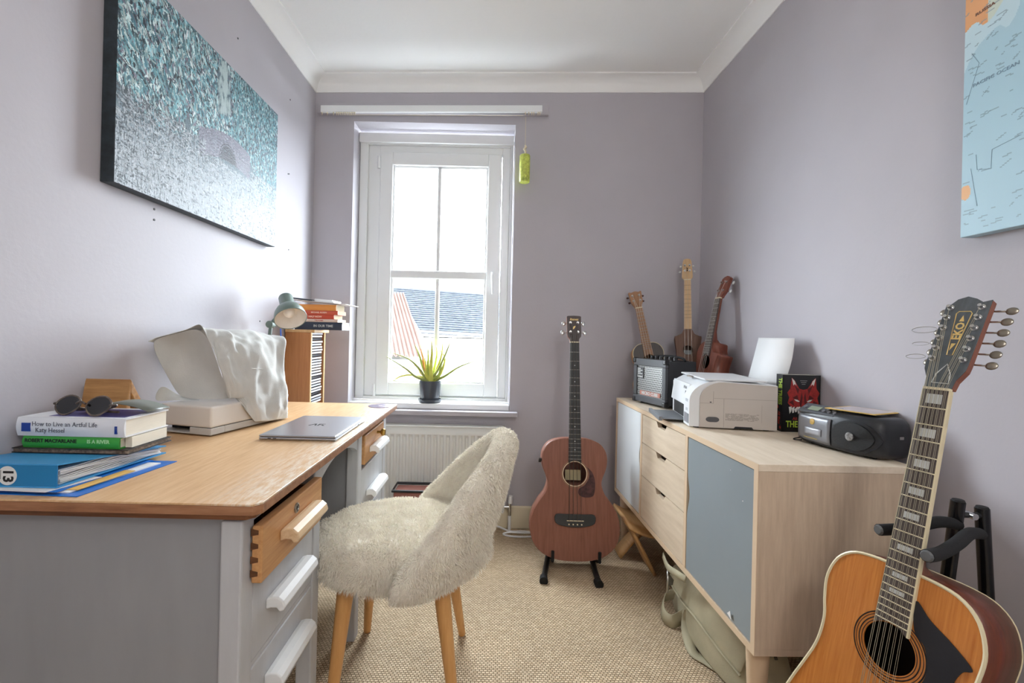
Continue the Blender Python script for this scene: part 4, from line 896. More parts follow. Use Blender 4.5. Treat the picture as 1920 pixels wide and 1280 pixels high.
# ================================================================= STRINGED INSTRUMENTS
def outline_by_angle(pts, c, n=96):
    pts = [np.array(p) for p in pts]; out = []
    for k in range(n):
        a = 2*PI*k/n; d = np.array((math.cos(a), math.sin(a))); best = None
        for i in range(len(pts)):
            p, q = pts[i]-c, pts[(i+1) % len(pts)]-c; e = q-p
            den = d[0]*e[1]-d[1]*e[0]
            if abs(den) < 1e-12: continue
            s = (p[0]*e[1]-p[1]*e[0])/den; tt = (p[0]*d[1]-p[1]*d[0])/den
            if s > 0 and -1e-9 <= tt <= 1+1e-9 and (best is None or s > best): best = s
        out.append(tuple(c+d*best))
    return out
def guitar(root, half=None, full=None, depth=.10, hole=(0, -.5, .05), top=None, side=None, back=None, neck=None, board=None, bind=None, rosette=(),
           nutw=.045, endw=.058, fb_end=-.45, scale=.65, nfr=20, body_top=-.36, head=None, head_mat=None, head_tilt=10, head_th=.015, nstr=6, pairs=False,
           tuners=(), tun_len=.03, knob_mat=None, knob=(.008, .006), dots=(), dot_mat=None, block=False, bridge=None, bridge_mat=None, str_mat=None, str_r=.0005, bind_r=.0025, pins=True, neck_th=.02, fret_mat=None, head_side=None):
    pts = half+[(-x, z) for x, z in reversed(half[1:-1])] if half else full
    cur = catmull(pts, 6); c = np.array(hole[:2]); ol = outline_by_angle(cur, c)
    n = len(ol); ci = [(c[0]+hole[2]*math.cos(2*PI*k/n), c[1]+hole[2]*math.sin(2*PI*k/n)) for k in range(n)]
    tp = MB(); tp.ring(ci, ol, 0); tp.ring([(a, b) for a, b in ci], ol, .003)
    tp.add([(a, 0, b) for a, b in ci]+[(a, .003, b) for a, b in ci], [(i, n+i, n+(i+1) % n, (i+1) % n) for i in range(n)])
    tp.add([(a, 0, b) for a, b in ol]+[(a, .003, b) for a, b in ol], [(i, (i+1) % n, n+(i+1) % n, n+i) for i in range(n)])
    body = obj('soundboard', tp, top, root)
    sd = MB().add([(a, .0031, b) for a, b in ol]+[(a, depth, b) for a, b in ol], [(i, (i+1) % n, n+(i+1) % n, n+i) for i in range(n)])
    obj('sides', sd, side, root, smooth=60, thick=.002)
    obj('back', MB().prism(ol, lambda a, b, d: (a, d, b), depth+.0012, depth+.004), back or side, root)
    if bind:
        obj('binding', T([(a, .0005, b) for a, b in ol], bind_r, 6, closed=True), bind, root, smooth=True)
        obj('binding', T([(a, depth+.001, b) for a, b in ol], bind_r*.7, 6, closed=True), bind, root, smooth=True)
    for r_, w_, m__ in rosette:
        i_ = [(c[0]+(r_-w_/2)*math.cos(2*PI*k/n), c[1]+(r_-w_/2)*math.sin(2*PI*k/n)) for k in range(n)]; o_ = [(c[0]+(r_+w_/2)*math.cos(2*PI*k/n), c[1]+(r_+w_/2)*math.sin(2*PI*k/n)) for k in range(n)]
        obj('rosette', MB().ring(i_, o_, -.0005), m__, body)
    fh = .006
    wd = lambda z: nutw/2+(endw-nutw)/2*(z/fb_end)
    # fingerboard
    fbp = [(-nutw/2, 0), (nutw/2, 0), (wd(fb_end), fb_end)]
    if abs(fb_end-hole[1]) < hole[2]: fbp += [(x, fb_end+.012*(1-(x/wd(fb_end))**2)) for x in np.linspace(wd(fb_end)*.8, -wd(fb_end)*.8, 7)]
    fbp += [(-wd(fb_end), fb_end)]
    fbo = obj('fingerboard', MB().prism(fbp, lambda a, b, d: (a, d, b), -fh, -.0002), board, root)
    fm = fret_mat or m_steel
    for k in range(1, nfr+1):
        z = -scale*(1-2**(-k/12))
        if z < fb_end+.004: break
        obj('fret', MB().cyl((-wd(z), -fh, z), (wd(z), -fh, z), .0013, n=6), fm, fbo)
    for k in dots:
        z = -scale*((1-2**(-k/12))+(1-2**(-(k-1)/12)))/2; zh = scale*(2**(-(k-1)/12)-2**(-k/12))
        if block: obj('inlay', B(-nutw*.30, nutw*.30, -fh-.0003, -fh+.001, z-zh*.26, z+zh*.26), dot_mat, fbo)
        else: obj('inlay', MB().cyl((0, -fh-.0003, z), (0, -fh+.001, z), .0028, n=10), dot_mat, fbo)
    obj('nut', B(-nutw/2, nutw/2, -fh-.0015, .004, 0.0002, .005), m_ivory, root)
    # neck and heel
    k = 8; nk = []
    zs_ = [.004, -.05, body_top*.6, body_top+.05, body_top+.015, body_top+.001]; th_ = [neck_th*.85, neck_th, neck_th*1.1, neck_th*1.2, neck_th*1.9, depth*.75]
    vs_ = []; 
    for z, th in zip(zs_, th_):
        w_ = wd(min(z, 0))*.98
        for i in range(k+1):
            a = PI*i/k; vs_.append((w_*math.cos(a), .0001+th*math.sin(a)**.8, z))
    fs_ = [(j*(k+1)+i, j*(k+1)+i+1, (j+1)*(k+1)+i+1, (j+1)*(k+1)+i) for j in range(len(zs_)-1) for i in range(k)]+[((j+1)*(k+1), (j+1)*(k+1)+k, j*(k+1)+k, j*(k+1)) for j in range(len(zs_)-1)]+[tuple(range(k+1)), tuple(range(len(vs_)-1, len(vs_)-k-2, -1))]
    obj('neck', MB().add(vs_, fs_), neck, root, smooth=50)
    # headstock, tilted back about the nut
    hm = Matrix.Translation((0, .0, .0055)) @ Matrix.Rotation(math.radians(-head_tilt), 4, 'X')
    hs = obj('headstock', MB().prism(head, lambda a, b, d: hm @ Vector((a, d, b)), .0005, head_th), head_side or neck, root, bevel=.0012)
    obj('head_veneer', MB().prism(head, lambda a, b, d: hm @ Vector((a, d, b)), -.0008, .0004), head_mat, hs)
    posts = []
    for x, z, s in tuners:
        obj('tuner_post', MB().cyl(hm @ Vector((x, .002, z)), hm @ Vector((x, -.012, z)), .0042, .0034, 10).cyl(hm @ Vector((x, 0, z)), hm @ Vector((x, -.003, z)), .0062, n=10), m_chrome, hs, smooth=True)
        hw = [abs(a) for a, b in head if abs(b-z) < .03]; ex = (max(hw) if hw else abs(x)+.01)
        y_ = head_th*1.15; kx = s*(ex+tun_len*(1 if s > 0 or not pairs else .25))
        kb = obj('tuner_button', MB().grid(lambda u, v: hm @ Vector((kx+s*knob[0]*(.0+math.cos(PI*v-PI)*1.0), y_+.0035*math.sin(PI*v)*math.sin(2*PI*u), z+knob[1]*math.sin(PI*v)*math.cos(2*PI*u))), 12, 8, True), knob_mat or m_chrome, hs, smooth=80)
        obj('tuner_shaft', MB().cyl(hm @ Vector((s*(ex-.004), y_, z)), hm @ Vector((kx-s*knob[0]*.8, y_, z)), .002, n=8), m_chrome, hs, smooth=True)
        posts.append(hm @ Vector((x, -.008, z)))
    bz = -scale
    if bridge:
        br_ = obj('bridge', MB().prism(bridge, lambda a, b, d: (a, d, b), -.009, -.0005), bridge_mat, root, bevel=.002)
        sw = .04*nutw/.045
        obj('saddle', B(-sw, sw, -.013, -.009, bz-.0015, bz+.0015), m_ivory, br_)
    # strings
    if posts:
        L_ = sorted([p_ for p_ in posts if p_.x < 0], key=lambda p_: p_.z); R_ = sorted([p_ for p_ in posts if p_.x >= 0], key=lambda p_: p_.z)
        order = L_+R_[::-1]
        for i in range(nstr):
            q = i//2 if pairs else i; m2 = nstr//2 if pairs else nstr
            f_ = (q/(m2-1)-.5)*2; o_ = (.0012 if i % 2 else -.0012) if pairs else 0
            xn, xb = f_*(nutw*.41)+o_, f_*(endw*.47)+o_*1.3
            rr = str_r*(1.3-.6*i/nstr)
            obj('string', T([(xb, -.0135, bz), (xn, -fh-.0025, .003), order[i % len(order)]], rr, 5, caps=False), str_mat or m_steel, root)
            if bridge and pins: obj('bridge_pin', MB().lathe([(0, 0), (.0028, 0), (.0034, .003), (0, .005)], 8, Matrix.Translation((f_*.030*nutw/.045+o_*2, -.0088, bz-.016)) @ Matrix.Rotation(PI/2, 4, 'X')), m_ivory, br_)
    return body, fbo, hs, hm

# ---- twelve-string guitar in the right foreground
m_spruce = WOOD('amber_spruce', (176, 104, 44), (206, 134, 66), 'z', 8, .22, coat=.5, stretch=26, bump=.03)
m_mahog = WOOD('red_mahogany_gloss', (84, 40, 26), (120, 58, 36), 'z', 6, .38, coat=.12, bump=.03)
m_rose = WOOD('rosewood_board', (66, 56, 52), (96, 84, 78), 'z', 9, .55, stretch=20)
m_neckm = WOOD('mahogany_neck', (112, 54, 28), (146, 78, 44), 'z', 7, .3, coat=.3)
m_bind = MAT('cream_binding', (220, 208, 172), .35)
m_headb = WOOD('sheen_headstock', (62, 67, 71), (88, 94, 98), 'z', 7, .22, coat=.4)  # black veneer greyed: the window's sheen is put into its colour
m_pick = MAT('black_pickguard', (34, 34, 38), .35, var=.12, vs=14)
m_pearl = MAT('pearl_inlay', (206, 208, 206), .25)
GM = Matrix(((.3131, .9226, .2254, .8825), (-.9497, .3068, .0631, .9160), (-.0110, -.2338, .9722, .9710), (0, 0, 0, 1)))
g12 = thing('twelve_string_guitar', 'amber twelve-string acoustic guitar with a black headstock in the right foreground', 'guitar', matrix=GM)
half = [(0, -.352), (.05, -.353), (.088, -.361), (.116, -.386), (.130, -.43), (.127, -.475), (.120, -.515), (.125, -.57), (.145, -.63), (.167, -.69), (.179, -.745), (.172, -.795), (.14, -.832), (.075, -.850), (0, -.853)]
hd12 = [(.0215, 0), (.0235, .018), (.033, .040), (.034, .052), (.0365, .196), (.023, .192), (.012, .200), (-.003, .206), (-.018, .200), (-.027, .188), (-.034, .186), (-.034, .052), (-.033, .040), (-.0235, .018), (-.0215, 0)]
tn = [(s*.0245, .062+.0235*k, s) for s in (-1, 1) for k in range(6)]
black_ring = MAT('rosette_black', (30, 26, 24), .3)
sbd, fbd, hst, HM12 = guitar(g12, half=half, depth=.105, hole=(0, -.503, .0435), top=m_spruce, side=m_mahog, back=MAT('hole_shade_back', (40, 24, 18), .5), neck=m_neckm, board=m_rose, bind=m_bind, bind_r=.0032,  # back coloured near black to give the sound hole its inner shade
    rosette=((.0462, .0014, black_ring), (.0510, .0020, black_ring), (.0560, .0012, black_ring), (.0602, .0022, black_ring)), nutw=.042, endw=.053, fb_end=-.468, scale=.648, nfr=21, body_top=-.352,
    head=hd12, head_mat=m_headb, head_tilt=13, nstr=12, pairs=True, tuners=tn, tun_len=.024, knob=(.0095, .0085), knob_mat=MAT('tarnished_nickel', (150, 142, 130), .3, .9), dots=(1, 3, 5, 7, 9, 12, 15, 17), dot_mat=m_pearl, block=True,
    bridge=[(-.085, -.635), (.085, -.635), (.085, -.672), (.04, -.682), (-.04, -.682), (-.085, -.672)], bridge_mat=m_rose, str_r=.00042, neck_th=.022, str_mat=MAT('bright_string', (176, 168, 146), .4, .6), fret_mat=MAT('bright_fret', (232, 222, 192), .35, .2))
fbw = lambda z: .021+.0055*(z/-.468)
for s in (-1, 1): obj('fingerboard_binding', MB().add([(s*fbw(z)+s*dx, y, z) for z in (0, -.468) for dx in (0, .0032 if s > 0 else .0010) for y in (-.0062, .002)], [(0,1,3,2),(4,6,7,5),(0,4,5,1),(2,3,7,6),(0,2,6,4),(1,5,7,3)]), m_bind, fbd)
pg = catmull([(.029, -.398), (.054, -.419), (.090, -.440), (.119, -.463), (.108, -.474), (.100, -.495), (.096, -.525), (.075, -.548), (.052, -.545), (.060, -.522), (.0615, -.498), (.053, -.468), (.034, -.448)], 5)
obj('pickguard', MB().prism(pg, lambda a, b, d: (a, d, b), -.0022, -.0006), m_pick, sbd)
hb = lambda a, b, d=-.0012: HM12 @ Vector((a, d, b))
lf = [(-.0045, .072), (.0045, .072), (.0125, .166), (.009, .171), (-.009, .171), (-.0125, .166)]
obj('logo_frame', T([hb(a, b) for a, b in lf], .0009, 5, closed=True), m_gold, hst)
hx, hy = HM12.to_3x3() @ Vector((1, 0, 0)), HM12.to_3x3() @ Vector((0, 0, 1))
text('logo', 'EKO', .019, m_gold, hst, basis(hb(.001, .126), hy, -hx), bold=.0006, sx=1.05)
obj('logo_arrow', MB().prism([(-.0035, .082), (.0035, .098), (-.0035, .098)], lambda a, b, d: hb(a, b, d), -.0014, -.0009).prism([(-.004, .148), (.004, .148), (0, .162)], lambda a, b, d: hb(a, b, d), -.0014, -.0009), m_gold, hst)
obj('truss_cover', T([hb(-.013, .010), hb(-.010, .030), hb(.002, .052), hb(.012, .030), hb(.014, .010)], .0012, 6, closed=True), m_pearl, hst)
for i, (z, r_) in enumerate(((.125, .017), (.092, .011), (.062, .013))):   # uncut string ends curl beyond the left side
    cx = -.046-r_*.4
    obj('string_tail', T([hb(cx+r_*1.3*math.cos(a), z+r_*.55*math.sin(a), -.008+.004*math.sin(a)) for a in np.linspace(.3, 6.4, 22)], .0005, 4), m_steel, hst)
# its folding stand
gs_ = thing('guitar_stand', 'black folding guitar stand holding the twelve-string guitar', 'guitar stand', (1.0, .95, 0))
P1t, P1b, P2t, P2b = Vector((1.005, .992, .728)), Vector((.975, 1.04, .02)), Vector((1.063, .998, .712)), Vector((1.085, .97, .02))
for a, b in ((P1t, P1b), (P2t, P2b)):
    obj('post', MB().cyl(b, a, .0125, n=16), m_blackg, gs_, w=True, smooth=True); obj('end_cap', MB().cyl(a, a+Vector((0, 0, .004)), .0118, .010, 14), m_rubber, gs_, w=True)
    obj('foot', MB().cyl(b-Vector((0, 0, .02)), b+Vector((0, 0, .015)), .017, .015, 14), m_rubber, gs_, w=True, smooth=True)
hg = P1t*.5+P2t*.5-Vector((0, 0, .022)); obj('hinge', MB().cyl(hg-Vector((.026, 0, 0)), hg+Vector((.026, .0, 0)), .006, n=10), m_black, gs_, w=True)
obj('hinge_bolt', MB().cyl(hg-Vector((0, .012, 0)), hg+Vector((0, .012, 0)), .007, n=10), m_chrome, gs_, w=True, smooth=True)
a1 = [P1t-Vector((.0, 0, .050)), PY(1760, 978, .975), PY(1700, 990, .968), PY(1648, 993, .962)]
a2 = [P2t-Vector((0, 0, .055)), PY(1818, 1000, .95), PY(1795, 1018, .90), PY(1765, 1036, .862), PY(1738, 1042, .842)]
for a in (a1, a2):
    cv = catmull([tuple(p_) for p_ in a], 6, False); obj('foam_arm', T(cv, .0115, 12), m_foam, gs_, w=True, smooth=True)
    d = (Vector(cv[-1])-Vector(cv[-2])).normalized(); obj('arm_cap', MB().cyl(Vector(cv[-1]), Vector(cv[-1])+d*.004, .0105, .008, 12), MAT('grey_cap', (96, 98, 100), .4), gs_, w=True)
bt = GM @ Vector((0, .05, -.872))
for dx in (-.09, .09):
    e_ = GM @ Vector((dx, -.012, -.866)); m2 = GM @ Vector((dx, .05, -.885)); m3 = GM @ Vector((dx*.8, .135, -.875))
    obj('lower_arm', T([e_+Vector((0, 0, .03)), e_-Vector((0, 0, .006)), m2, m3, (P1b if dx < 0 else P2b)+Vector((0, 0, .10))], .010, 10), m_foam, gs_, w=True, smooth=True)
obj('front_leg', T([P1b+Vector((0, 0, .1)), Vector((.80, 1.12, .012))], .010, 10), m_blackg, gs_, w=True, smooth=True); obj('front_leg', T([P2b+Vector((0, 0, .1)), Vector((.93, .72, .012))], .010, 10), m_blackg, gs_, w=True, smooth=True)

# ---- bass guitar by the back wall
m_bassm = WOOD('open_pore_mahogany', (124, 78, 62), (150, 98, 80), 'z', 6, .5, stretch=16)
m_ebony = MAT('dark_fingerboard', (52, 54, 56), .5, var=.1, vs=20)
lean = math.radians(8); bz_ = Vector((-.004, math.sin(lean), math.cos(lean))); bx_ = Vector((1, -.02, 0)).normalized(); by_ = bz_.cross(bx_)
bass_o = Vector((.401, 2.085, .052))+bz_*.99
BMx = Matrix(((bx_.x, by_.x, bz_.x, bass_o.x), (bx_.y, by_.y, bz_.y, bass_o.y), (bx_.z, by_.z, bz_.z, bass_o.z), (0, 0, 0, 1)))
bs = thing('acoustic_bass_guitar', 'brown mahogany acoustic bass guitar standing by the back wall', 'guitar', matrix=BMx)
halfb = [(0, -.450), (.06, -.452), (.110, -.468), (.139, -.50), (.149, -.54), (.143, -.585), (.125, -.63), (.122, -.66), (.140, -.705), (.176, -.75), (.197, -.80), (.203, -.85), (.192, -.905), (.155, -.952), (.09, -.982), (0, -.990)]
hdb = [(.021, 0), (.023, .014), (.032, .026), (.034, .04), (.0345, .125), (.030, .128), (0, .130), (-.030, .128), (-.0345, .125), (-.034, .04), (-.032, .026), (-.023, .014), (-.021, 0)]
sbb, fbb, hsb, HMB = guitar(bs, half=halfb, depth=.098, hole=(0, -.608, .052), top=m_bassm, side=m_bassm, neck=m_bassm, board=m_ebony, bind=None, rosette=((.0555, .003, m_ivory), (.0615, .0022, MAT('rosette_tan', (150, 118, 92), .4))),
    nutw=.043, endw=.058, fb_end=-.560, scale=.813, nfr=20, body_top=-.452, head=hdb, head_mat=MAT('dark_walnut_head', (66, 52, 52), .4), head_tilt=7, nstr=4, tuners=[(s*.0175, z, s) for s in (-1, 1) for z in (.048, .094)], tun_len=.020, knob=(.010, .013), dots=(3, 5, 7, 9, 12, 15, 17), dot_mat=m_pearl,
    bridge=catmull([(-.088, -.788), (-.04, -.786), (.04, -.786), (.088, -.788), (.088, -.824), (.05, -.838), (0, -.842), (-.05, -.838), (-.088, -.824)], 3), bridge_mat=m_ebony, str_r=.0010, pins=True, str_mat=MAT('dull_bronze_string', (74, 66, 58), .5, .5))
hbb = lambda a, b, d=-.0012: HMB @ Vector((a, d, b))
text('logo', 'Ibanez', .016, m_gold, hsb, basis(hbb(0, .111), (1, 0, 0), HMB.to_3x3() @ Vector((0, 0, 1))), bold=.0003, shear=.2)
obj('leaf_inlay', MB().prism([(-.006, .062), (-.002, .062), (.006, .074), (.006, .079), (-.004, .074)], lambda a, b, d: hbb(a, b, d), -.0016, -.0009), m_gold, hsb)
pgb = catmull([(.052, -.575), (.078, -.598), (.092, -.64), (.086, -.70), (.05, -.712), (.018, -.700), (.018, -.675), (.046, -.656), (.066, -.62), (.062, -.59)], 5)
obj('pickguard', MB().prism(pgb, lambda a, b, d: (a, d, b), -.0018, -.0006), MAT('tortoise_pickguard', (74, 44, 44), .3, var=.6, vs=50), sbb)
obj('label', B(-.035, .040, .070, .0715, -.648, -.600), MAT('aged_label', (206, 190, 150), .7), sbb)
for k_ in range(4): obj('control_knob', MB().cyl((-.150, .03+.012*k_, -.55-.004*k_), (-.162, .03+.012*k_, -.55-.004*k_), .006, n=10), m_black, bs, smooth=True)
# bass stand
st = thing('bass_stand', 'low black A-frame stand under the brown bass guitar', 'guitar stand', (.40, 2.2, 0))
for u0, v0, u1, v1, s in ((1019, 1087, 1036, 1040, -1), (1123, 1094, 1112, 1045, 1)):
    f_ = PZ(u0, v0, .012); k_ = PY(u1, v1, 2.055)
    bk_ = Vector((.40+s*.10, 2.245, .020)); up = Vector((.40+s*.035, 2.36, .34))
    obj('front_leg', T([f_, Vector((f_.x*.7+bk_.x*.3, 2.07, .014)), bk_], .0125, 12), m_black, st, w=True, smooth=True)
    obj('rubber_foot', MB().cyl(f_+Vector((0, -.012, 0)), f_+Vector((-.003*s, .02, .002)), .0185, .0165, 16), m_rubber, st, w=True, smooth=True)
    e_ = BMx @ Vector((s*.105, -.010, -.955))
    obj('yoke', T([e_+Vector((0, -.004, .012)), e_+Vector((0, -.004, -.032)), BMx @ Vector((s*.10, .05, -1.000)), bk_], .007, 8), m_foam, st, w=True, smooth=True)
    obj('rear_leg', T([up, bk_, Vector((.40+s*.13, 2.40, .010))], .010, 10), m_black, st, w=True, smooth=True)
obj('crossbar', T([(.365, 2.36, .34), (.40, 2.37, .37), (.435, 2.36, .34)], .010, 10), m_black, st, w=True, smooth=True)
obj('crossbar', T([(.30, 2.245, .020), (.50, 2.245, .020)], .009, 10), m_black, st, w=True, smooth=True)

# ---- small instruments in the corner, standing on the sideboard
def inst_matrix(base, zdir, face):                      # local -y looks along 'face'; base = lowest point
    z = Vector(zdir).normalized(); y = -Vector(face); y = (y-z*y.dot(z)).normalized(); x = y.cross(z)
    return x, y, z
def place(zbot, base, zdir, face):
    x, y, z = inst_matrix(base, zdir, face); o = Vector(base)-z*zbot
    return Matrix(((x.x, y.x, z.x, o.x), (x.y, y.y, z.y, o.y), (x.z, y.z, z.z, o.z), (0, 0, 0, 1)))
m_uke = WOOD('ovangkol_top', (48, 40, 36), (70, 58, 50), 'z', 8, .4); m_ukes = WOOD('pale_uke_side', (156, 112, 70), (184, 138, 92), 'z', 7, .4)
m_tan = WOOD('tan_neck', (150, 108, 76), (172, 128, 92), 'z', 7, .45)
U1 = place(-.465, (.850, 2.362, .7715), (-.165, .22, 1), (-.10, -1, .12))
uk = thing('dark_ukulele', 'ukulele with a dark top and pale sides behind the amplifier', 'ukulele', matrix=U1)
hu = [(0, -.19), (.04, -.192), (.066, -.21), (.078, -.24), (.073, -.275), (.062, -.30), (.07, -.335), (.093, -.375), (.10, -.41), (.088, -.447), (.05, -.463), (0, -.465)]
hdu = [(.018, 0), (.020, .01), (.030, .03), (.034, .09), (.028, .092), (.020, .088), (.0, .094), (-.02, .088), (-.028, .092), (-.034, .09), (-.030, .03), (-.020, .01), (-.018, 0)]
guitar(uk, half=hu, depth=.062, hole=(0, -.275, .030), top=m_uke, side=m_ukes, neck=m_tan, board=m_tan, bind=m_bind, bind_r=.0018, nutw=.036, endw=.047, fb_end=-.262, scale=.38, nfr=15, body_top=-.19, head=hdu, head_mat=m_tan, head_tilt=8, nstr=4, tuners=[(s*.018, z, s) for s in (-1, 1) for z in (.038, .068)], tun_len=.006, knob=(.007, .006), knob_mat=MAT('dark_peg', (70, 34, 26), .4), bridge=[(-.03, -.37), (.03, -.37), (.03, -.395), (-.03, -.395)], bridge_mat=m_uke, pins=False, str_mat=MAT('pale_string', (206, 196, 180), .4), str_r=.0009, neck_th=.016)
m_maple = WOOD('blonde_maple', (196, 160, 116), (212, 178, 134), 'z', 7, .45); m_waln = WOOD('walnut_body', (92, 60, 42), (116, 78, 56), 'z', 7, .5)
U2 = place(-.62, (1.004, 2.350, .7610), (.035, .16, 1), (-.35, -1, .1))
ml = thing('stick_dulcimer', 'narrow stick dulcimer with a blonde neck and shield-shaped walnut body in the corner', 'dulcimer', matrix=U2)
fullm = [(0.0, -.262), (.02, -.264), (.03, -.285), (.058, -.300), (.064, -.306), (.056, -.37), (.055, -.42), (.063, -.48), (.064, -.54), (.05, -.60), (.02, -.618), (-.02, -.618), (-.05, -.60), (-.064, -.54), (-.063, -.48), (-.055, -.42), (-.056, -.37), (-.064, -.306), (-.058, -.300), (-.03, -.285), (-.02, -.264)]
hdm = [(.0165, 0), (.026, .012), (.026, .03), (.021, .10), (.016, .112), (.0, .116), (-.016, .112), (-.021, .10), (-.026, .03), (-.026, .012), (-.0165, 0)]
sbm, fbm, hsm, HMM = guitar(ml, full=fullm, depth=.055, hole=(0, -.372, .0245), top=m_waln, side=m_waln, neck=m_maple, board=m_maple, nutw=.033, endw=.037, fb_end=-.262, scale=.50, nfr=9, body_top=-.262, head=hdm, head_mat=m_maple, head_tilt=4, nstr=3, tuners=[(s*.012, z, s) for s in (-1, 1) for z in (.048, .078)], tun_len=.010, knob=(.006, .006), knob_mat=m_pearl, bridge=[(-.03, -.49), (.03, -.49), (.03, -.51), (-.03, -.51)], bridge_mat=m_rose, pins=False, str_r=.0004, neck_th=.018, fret_mat=MAT('dull_fret', (170, 146, 110), .4, .4))
obj('head_emblem', MB().prism([(-.004, .045), (.004, .045), (.001, .055), (.005, .066), (.0, .062), (-.005, .068), (-.002, .056)], lambda a, b, d: HMM @ Vector((a, d, b)), -.0016, -.0009), m_ink, hsm)
obj('label', B(-.018, .018, .046, .047, -.388, -.366), MAT('pale_label', (176, 178, 180), .6), sbm)
m_ukr = WOOD('reddish_mahogany_uke', (104, 52, 38), (134, 72, 52), 'z', 7, .4, coat=.1)
U3 = place(-.50, (.965, 2.165, .7665), (.205, .045, 1), (-1, -.10, .15))
u3 = thing('cutaway_ukulele', 'reddish mahogany cutaway ukulele leaning on the right wall', 'ukulele', matrix=U3)
full3 = [(0, -.205), (-.045, -.207), (-.076, -.225), (-.088, -.262), (-.078, -.305), (-.074, -.33), (-.088, -.375), (-.108, -.415), (-.108, -.455), (-.08, -.49), (0, -.50), (.08, -.49), (.108, -.455), (.108, -.415), (.088, -.375), (.074, -.33), (.075, -.30), (.082, -.27), (.074, -.262), (.045, -.258), (.030, -.235), (.024, -.21)]
hdr = [(.018, 0), (.021, .012), (.032, .03), (.030, .10), (.018, .108), (0, .112), (-.018, .108), (-.030, .10), (-.032, .03), (-.021, .012), (-.018, 0)]
guitar(u3, full=full3, depth=.072, hole=(0, -.305, .032), top=m_ukr, side=m_ukr, neck=m_ukr, board=m_rose, nutw=.036, endw=.048, fb_end=-.28, scale=.43, nfr=16, body_top=-.207, head=hdr, head_mat=m_ukr, head_tilt=10, nstr=4, tuners=[(s*.017, z, s) for s in (-1, 1) for z in (.035, .078)], tun_len=.012, knob=(.008, .009), knob_mat=m_pearl, dots=(5, 7, 10), dot_mat=m_pearl, bridge=[(-.035, -.42), (.035, -.42), (.035, -.445), (-.035, -.445)], bridge_mat=m_rose, pins=False, str_r=.0006, neck_th=.017)
# ================================================================= THINGS ON THE SIDEBOARD
# practice amplifier: local -y is its grille
m_tolex = MAT('black_tolex', (44, 45, 48), .6, bump=.4, bs_=300); m_amp2 = MAT('charcoal_frame', (72, 74, 78), .5)
amp = thing('practice_amplifier', 'small black practice amplifier with a perforated metal grille', 'amplifier', (.738, 2.160, SZ1), math.radians(-73.5))
AW, AH, AD, f0 = .122, .205, .160, .010
obj('cabinet', MB().box(-AW, AW, .012, AD, f0, f0+AH-.004), m_tolex, amp, bevel=.006)
frm = MB()
for a in ((-AW, AW, f0, f0+.030), (-AW, AW, f0+AH-.034, f0+AH), (-AW, -AW+.026, f0+.030, f0+AH-.034), (AW-.026, AW, f0+.030, f0+AH-.034)): frm.box(a[0], a[1], -.004, .0115, a[2], a[3])
obj('front_frame', frm, m_amp2, amp, bevel=.003)
# perforated grille: one sheet with real round holes
gr = MB(); gx0_, gx1_, gz0_, gz1_ = -AW+.026, AW-.026, f0+.030, f0+AH-.034; cw = .0104
nx_, nz_ = int((gx1_-gx0_)/cw), int((gz1_-gz0_)/(cw*.9)); cw = (gx1_-gx0_)/nx_; ch = (gz1_-gz0_)/nz_
for j in range(nz_):
    for i in range(nx_+(j % 2)):
        cx = gx0_+(i+.5-(.5 if j % 2 else 0))*cw; cz = gz0_+(j+.5)*ch
        x0_, x1_ = max(cx-cw/2, gx0_), min(cx+cw/2, gx1_)
        if x1_-x0_ < cw*.9:
            gr.add([(x0_, .002, cz-ch/2), (x1_, .002, cz-ch/2), (x1_, .002, cz+ch/2), (x0_, .002, cz+ch/2)], [(0, 1, 2, 3)]); continue
        inn = [(cx+cw*.335*math.cos(PI/8+PI*k/4), cz+cw*.335*math.sin(PI/8+PI*k/4)) for k in range(8)]
        out_ = [(x1_, cz+ch*.2), (cx+cw*.2, cz+ch/2), (cx-cw*.2, cz+ch/2), (x0_, cz+ch*.2), (x0_, cz-ch*.2), (cx-cw*.2, cz-ch/2), (cx+cw*.2, cz-ch/2), (x1_, cz-ch*.2)]
        gr.ring(inn, out_, .002)
        for (a, b), k in (((x1_, cz+ch/2), (0, 1)), ((x0_, cz+ch/2), (2, 3)), ((x0_, cz-ch/2), (4, 5)), ((x1_, cz-ch/2), (6, 7))):
            gr.add([(a, .002, b), (*out_[k[0]][:1], .002, out_[k[0]][1]), (*out_[k[1]][:1], .002, out_[k[1]][1])], [(0, 1, 2)])
obj('grille', gr, MAT('grey_perforated_steel', (158, 158, 156), .4, .5), amp, fix=False)
obj('speaker_cloth', B(gx0_, gx1_, .006, .0115, gz0_, gz1_), m_ink, amp)
bdg = obj('badge', MB().box(-AW+.028, -.045, -.0016, .0012, f0+.112, f0+.163), MAT('badge_black', (52, 52, 54), .4), amp)
for k in range(4): obj('badge_stripe', MB().box(-AW+.033, -.052-(.014 if k % 2 else 0), -.0024, -.0017, f0+.130+k*.008, f0+.135+k*.008), m_pearl, bdg)
text('badge_name', 'Roland', .0145, m_pearl, bdg, basis((-.070, -.0022, f0+.120), (1, 0, 0), (0, 0, 1)), bold=.0005)
np2 = obj('name_plate', B(-.070, .082, -.0016, .0012, f0+.034, f0+.054), MAT('plate_red', (186, 120, 104), .4), amp)
text('name_text', 'MICRO CUBE', .0205, m_pearl, np2, basis((.006, -.0022, f0+.0435), (1, 0, 0), (0, 0, 1)), bold=.0008)
for x in (-AW+.008, AW-.008):
    for z in (f0+.008, f0+AH-.009): obj('corner_guard', MB().box(x-.012, x+.012, -.008, .016, z-.012, z+.012), m_black, amp, bevel=.006, seg=3)
